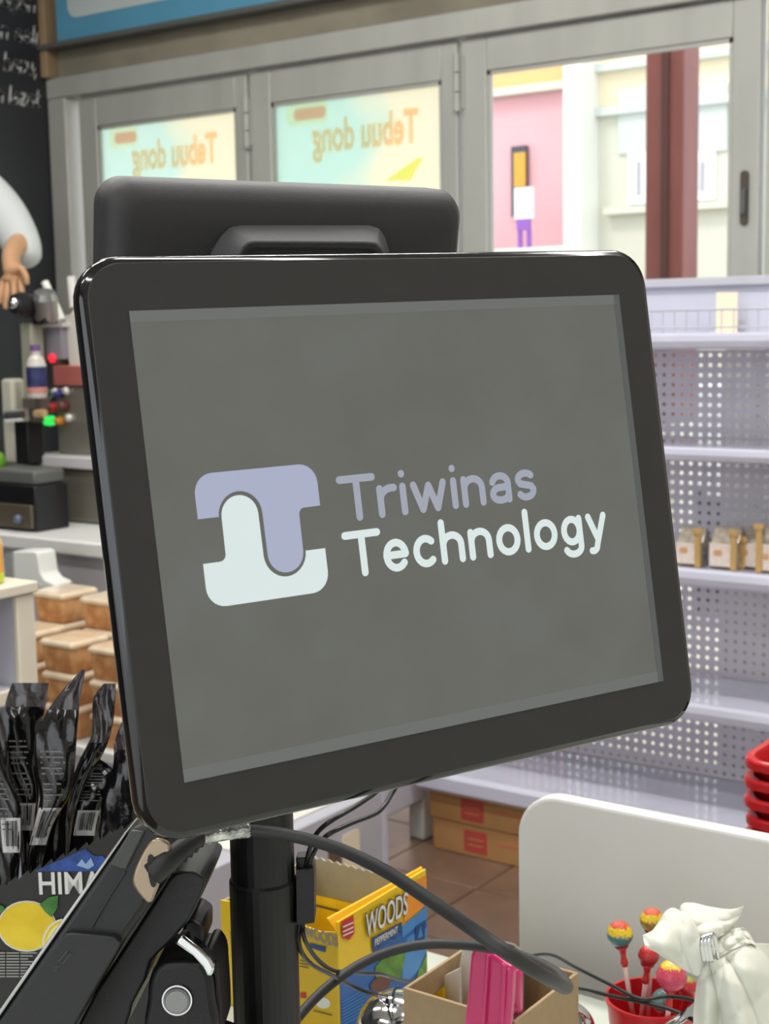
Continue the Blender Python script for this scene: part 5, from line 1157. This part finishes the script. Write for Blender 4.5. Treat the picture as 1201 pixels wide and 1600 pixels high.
# chrome domed canisters
def canister(x, y, Y, r, lab, knob):
    c = ATY(x, y, Y); e_ = empty('chrome_canister', (c[0], Y, CZ))
    zt = c[2]; h = zt-CZ
    dome = [(r*math.cos(math.radians(q_)), h+r*.72*math.sin(math.radians(q_))) for q_ in range(0, 66, 6)]
    rl, zl_ = dome[-1]
    prof_ = [(.001,.0005),(r*.93,.0005),(r*.97,.004),(r*.97,h*.5),(r*.97,h-.006),(r*.975,h-.004),(r*1.03,h-.003),(r*1.035,h-.0015),(r*1.03,h)]+[(r,h+.0006)]+dome[1:]+[(rl*.97,zl_-.0006),(rl*.90,zl_-.0008),(rl*.86,zl_+.0006),(rl*.6,zl_+.0022),(rl*.3,zl_+.003),(.0005,zl_+.0032)]
    bo_ = MB().lathe(prof_, (c[0], Y, CZ), n=48).build('body', M['chrome'], e_, smooth=True)
    bo_.data.set_sharp_from_angle(angle=math.radians(40))
    if knob: MB().lathe([(.0005,0),(.006,0),(.004,.004),(.007,.009),(.0005,.013)], (c[0], Y, CZ+h+r*.75), n=16).build('knob', M['chrome'], e_, smooth=True)
    else: MB().lathe([(r*1.021,h*.4),(r*1.03,h*.42),(r*1.03,h*.5),(r*1.021,h*.52)], (c[0], Y, CZ), n=40).build('band', M['steel'], e_)
    tag(e_, lab, 'canister', 'chrome canisters beside the cardboard box'); return e_
canister(624, 1596, .905, .0335, 'chrome domed canister left of the cardboard box before the lozenge box', False)
canister(872, 1606, .985, .0300, 'chrome domed canister right of the cardboard box', False)

# ================================================================== red cup with lollipops
YC = 1.055
cc_ = ATY(1016, 1558, YC); rc = .0365; zc = cc_[2]
cp = MB().lathe([(.001,.0005),(rc*.80,.0005),(rc*.84,.004),(rc*.985,zc-CZ-.004),(rc*1.03,zc-CZ-.003),(rc*1.03,zc-CZ),(rc*.965,zc-CZ),(rc*.94,zc-CZ-.008),(rc*.78,.006),(.001,.005)], (cc_[0], YC, CZ), n=40).build('red_cup', M['red'], smooth=False, origin=(cc_[0], YC, CZ))
cp.data.polygons.foreach_set('use_smooth', [True]*len(cp.data.polygons)); cp.data.set_sharp_from_angle(angle=math.radians(40))
tag(cp, 'red plastic cup full of lollipops at the lower right', 'cup')
def wrap_mat(nm, low, top, spot):
    m = bpy.data.materials.new(nm); m.use_nodes = True; nt = m.node_tree; b = nt.nodes['Principled BSDF']; b.inputs['Roughness'].default_value = .22; b.inputs['Coat Weight'].default_value = .4
    tc = nt.nodes.new('ShaderNodeTexCoord'); sp_ = nt.nodes.new('ShaderNodeSeparateXYZ'); nt.links.new(tc.outputs['Generated'], sp_.inputs[0])
    n = nt.nodes.new('ShaderNodeTexNoise'); n.inputs['Scale'].default_value = 9; nt.links.new(tc.outputs['Generated'], n.inputs['Vector'])
    ad = nt.nodes.new('ShaderNodeMath'); ad.operation = 'MULTIPLY_ADD'; ad.inputs[1].default_value = .35; nt.links.new(n.outputs['Fac'], ad.inputs[0]); nt.links.new(sp_.outputs['Z'], ad.inputs[2])
    r_ = nt.nodes.new('ShaderNodeValToRGB'); nt.links.new(ad.outputs[0], r_.inputs[0]); cr = r_.color_ramp
    cr.elements[0].position = .66; cr.elements[0].color = s2l(low)+(1,); cr.elements[1].position = .78; cr.elements[1].color = s2l(top)+(1,)
    e = cr.elements.new(.98); e.color = s2l(top)+(1,); e = cr.elements.new(1.02 if False else .999); e.color = s2l(spot)+(1,)
    n2 = nt.nodes.new('ShaderNodeTexVoronoi'); n2.inputs['Scale'].default_value = 6; nt.links.new(tc.outputs['Generated'], n2.inputs['Vector'])
    th_ = nt.nodes.new('ShaderNodeMath'); th_.operation = 'LESS_THAN'; th_.inputs[1].default_value = .30; nt.links.new(n2.outputs['Distance'], th_.inputs[0])
    gt = nt.nodes.new('ShaderNodeMath'); gt.operation = 'GREATER_THAN'; gt.inputs[1].default_value = .80; nt.links.new(sp_.outputs['Z'], gt.inputs[0])
    mu = nt.nodes.new('ShaderNodeMath'); mu.operation = 'MULTIPLY'; nt.links.new(th_.outputs[0], mu.inputs[0]); nt.links.new(gt.outputs[0], mu.inputs[1])
    mx = nt.nodes.new('ShaderNodeMix'); mx.data_type = 'RGBA'; nt.links.new(mu.outputs[0], mx.inputs['Factor']); nt.links.new(r_.outputs[0], mx.inputs['A']); mx.inputs['B'].default_value = s2l(spot)+(1,)
    nt.links.new(mx.outputs['Result'], b.inputs['Base Color'])
    bn = nt.nodes.new('ShaderNodeTexNoise'); bn.inputs['Scale'].default_value = 14; nt.links.new(tc.outputs['Generated'], bn.inputs['Vector']); bp = nt.nodes.new('ShaderNodeBump'); bp.inputs['Strength'].default_value = .5; bp.inputs['Distance'].default_value = .002
    nt.links.new(bn.outputs['Fac'], bp.inputs['Height']); nt.links.new(bp.outputs[0], b.inputs['Normal']); return m
M['stickp'] = mat('lollipop_stick', (232,202,196), .4); M['neckr'] = mat('red_wrapper_neck', (200,50,52), .3)
LP = [((968, 1459), 21, 1.045, (988, 1585), ((66,124,130), (240,206,40), (214,70,40)), M['neckr'], 'lollipop in teal and yellow wrapper standing out on the left of the cup'),
      ((1018, 1437), 19.5, 1.075, (1012, 1600), ((150,120,30), (240,206,50), (220,80,40)), M['neckr'], 'tallest lollipop in olive and yellow wrapper next to the tissue'),
      ((1013, 1492), 17, 1.060, (1000, 1600), ((170,30,40), (196,44,50), (220,60,50)), M['neckr'], 'dark red wrapped lollipop under the edge of the tissue'),
      ((1049, 1524), 24, 1.035, (1040, 1620), ((206,60,96), (224,80,104), (240,200,50)), M['neckr'], 'pink wrapped lollipop with a yellow crown in the cup'),
      ((1034, 1562), 17, 1.045, (1026, 1620), ((66,110,112), (96,140,136), (80,120,120)), M['neckr'], 'teal wrapped lollipop sunk low inside the red cup'),
      ((1074, 1540), 15, 1.068, (1060, 1620), ((190,36,44), (206,44,50), (150,150,60)), M['neckr'], 'red wrapped lollipop at the right wall of the cup')]
for k, (h, rp, Yl, ft, cols_, nk, lab) in enumerate(LP):
    c = ATY(h[0], h[1], Yl); rr_ = rp*1.19/FPX; q = ATY(ft[0], ft[1], Yl+.0); d = c-q; d /= np.linalg.norm(d)
    q[2] = max(q[2], CZ+.008)
    e_ = empty('lollipop', q)
    MB().lathe([(rr_*math.sin(math.pi*j/14)*(1 if j < 8 else .94)+1e-5, -rr_*math.cos(math.pi*j/14)*1.0) for j in range(15)], c, d, 20).build('candy_head', wrap_mat('wrapper_%d' % k, *cols_), e_, smooth=True)
    MB().lathe([(.0045,0),(.0026,.006),(.0020,.012),(.0034,.018),(.0040,.022),(.0022,.024)][::-1] if False else [(.0024,-.017),(.0034,-.014),(.0026,-.011),(.0023,-.008),(.0032,-.003),(.0060,0)], c-d*rr_*.96, d, 10).build('wrapper_neck', nk, e_, smooth=True)
    MB().tube([q, c-d*rr_*.9], .0021, 8).build('stick', M['stickp'], e_, smooth=True)
    tag(e_, lab, 'lollipop', 'lollipops in the red cup')

# ================================================================== napkin holder and tissue
nh = empty('napkin_holder', np.array([*AT(1130, 1580, 1.06)[:2], CZ]))
for k in range(3):
    x = 1099+5.5*k
    MB().tube([AT(x+1, 1502, 1.005), AT(x-3, 1478, 1.000), AT(x-1, 1466-1.5*k, 1.000), AT(x+4, 1464-1.5*k, 1.003), AT(x+8, 1478, 1.008), AT(x+10, 1500, 1.02)], .0019, 8, smooth_n=4).build('wire_loop', M['chrome'], nh, smooth=True)
    MB().tube([AT(x+6, 1496, 1.03), AT(x+4, 1560, 1.06), np.array([*AT(x, 1600, 1.06)[:2], CZ+.004])], .0016, 8).build('wire_leg', M['chrome'], nh, smooth=True)
a, b = AT(1046, 1604, 1.045), AT(1086, 1574, 1.075)
MB().tube([np.array([a[0], a[1], a[2]])-(b-a)*.4, a, b], .0035, 10).build('front_bar', M['chrome'], nh, smooth=True)
pz = AT(1130, 1600, 1.06)
MB().box(pz[0]-.05, pz[0]+.06, pz[1]-.05, pz[1]+.06, CZ+.0005, CZ+.004).build('base', M['chrome'], nh)
tag(nh, 'chrome napkin holder half buried in the white tissue', 'napkin holder')
M['tissue'] = mat('tissue_paper', (222,223,211), .9, var=.02, vscale=20, bump=.5, bscale=90, sheen=.2)
tsu = empty('tissue_bunch', np.array([*AT(1130, 1600, 1.05)[:2], CZ+.004]))
def sheet(rows, name, thick=.0007, fold=.006, fq=3.0, ph=0.0, nu=54, nv=36):
    """rows: list of (list of (x,y,t)) boundary-to-boundary polylines"""
    def ev(pl, u):
        n = len(pl); f_ = u*(n-1); i = min(int(f_), n-2); t = f_-i
        p = [np.array(pl[k], float) for k in (max(i-1,0), i, i+1, min(i+2, n-1))]
        return .5*((2*p[1])+(-p[0]+p[2])*t+(2*p[0]-5*p[1]+4*p[2]-p[3])*t*t+(-p[0]+3*p[1]-3*p[2]+p[3])*t**3)
    def fn(u, v):
        cols_ = [ev(r_, u) for r_ in rows]; p = ev(cols_, v)
        g_ = lambda q_: 1-2*abs(math.sin(q_))**.8
        dt = fold*(g_(fq*3.14*u+ph+1.1*v)*.45+.35*g_(fq*5.7*u-2.2*v+ph*2)+.22*g_(6*v+3*u+ph)+.05*math.sin(19*u+9*v+ph)+.04*math.sin(27*v-17*u+2*ph))*(.35+.65*v if name == 'drape' else 1)
        return AT(p[0], p[1], p[2]+dt)
    MB().grid(fn, nu, nv).build(name, M['tissue'], tsu, smooth=True, solid=thick)
# upper folded bundle
sheet([[(1006, 1472, 1.04), (1024, 1448, 1.04), (1040, 1424, 1.045), (1052, 1419, 1.05), (1062, 1424, 1.055)],
       [(1004, 1462, 1.02), (1030, 1452, 1.02), (1056, 1440, 1.025), (1076, 1436, 1.03), (1088, 1446, 1.04)],
       [(1008, 1478, 1.01), (1036, 1482, 1.005), (1064, 1482, 1.01), (1090, 1478, 1.02), (1106, 1484, 1.03)],
       [(1020, 1484, 1.02), (1050, 1504, 1.02), (1074, 1518, 1.02), (1092, 1524, 1.025), (1110, 1506, 1.03)]], 'fold', fold=.007, fq=1.3, ph=.4)
sheet([[(1060, 1440, 1.06), (1064, 1414, 1.06), (1082, 1411, 1.06), (1108, 1417, 1.06), (1140, 1421, 1.06), (1161, 1416, 1.065)],
       [(1058, 1446, 1.045), (1076, 1430, 1.04), (1094, 1432, 1.04), (1118, 1436, 1.045), (1138, 1438, 1.05), (1154, 1434, 1.06)],
       [(1062, 1468, 1.035), (1080, 1458, 1.03), (1100, 1452, 1.03), (1120, 1450, 1.035), (1136, 1448, 1.045), (1146, 1446, 1.055)],
       [(1074, 1490, 1.035), (1092, 1480, 1.03), (1108, 1470, 1.03), (1122, 1464, 1.035), (1132, 1460, 1.045), (1140, 1456, 1.05)]], 'fold', fold=.007, fq=1.0, ph=1.9)
sheet([[(1096, 1486, 1.04), (1116, 1468, 1.045), (1140, 1454, 1.05), (1160, 1450, 1.055), (1172, 1462, 1.06)],
       [(1098, 1496, 1.03), (1120, 1480, 1.03), (1144, 1468, 1.035), (1162, 1462, 1.045), (1176, 1470, 1.055)],
       [(1100, 1508, 1.025), (1124, 1494, 1.025), (1148, 1482, 1.03), (1168, 1474, 1.04), (1182, 1478, 1.05)]], 'fold', fold=.006, fq=2.4, ph=3.1)
# lower gathered drape
sheet([[(1098, 1508, 1.03), (1108, 1504, 1.022), (1120, 1500, 1.02), (1134, 1494, 1.022), (1150, 1484, 1.03), (1180, 1474, 1.05), (1230, 1478, 1.08)],
       [(1090, 1532, 1.035), (1106, 1528, 1.022), (1124, 1526, 1.012), (1144, 1524, 1.014), (1168, 1520, 1.025), (1204, 1516, 1.05), (1250, 1520, 1.09)],
       [(1084, 1580, 1.045), (1104, 1580, 1.025), (1128, 1580, 1.010), (1154, 1580, 1.012), (1184, 1580, 1.025), (1226, 1578, 1.055), (1270, 1580, 1.09)],
       [(1082, 1680, 1.06), (1104, 1682, 1.035), (1130, 1684, 1.02), (1160, 1684, 1.02), (1194, 1684, 1.03), (1240, 1684, 1.06), (1290, 1684, 1.09)]], 'drape', fold=.026, fq=1.7, ph=.8, nu=80, nv=44)
tag(tsu, 'crumpled white tissue bunch spilling at the lower right corner', 'tissue')
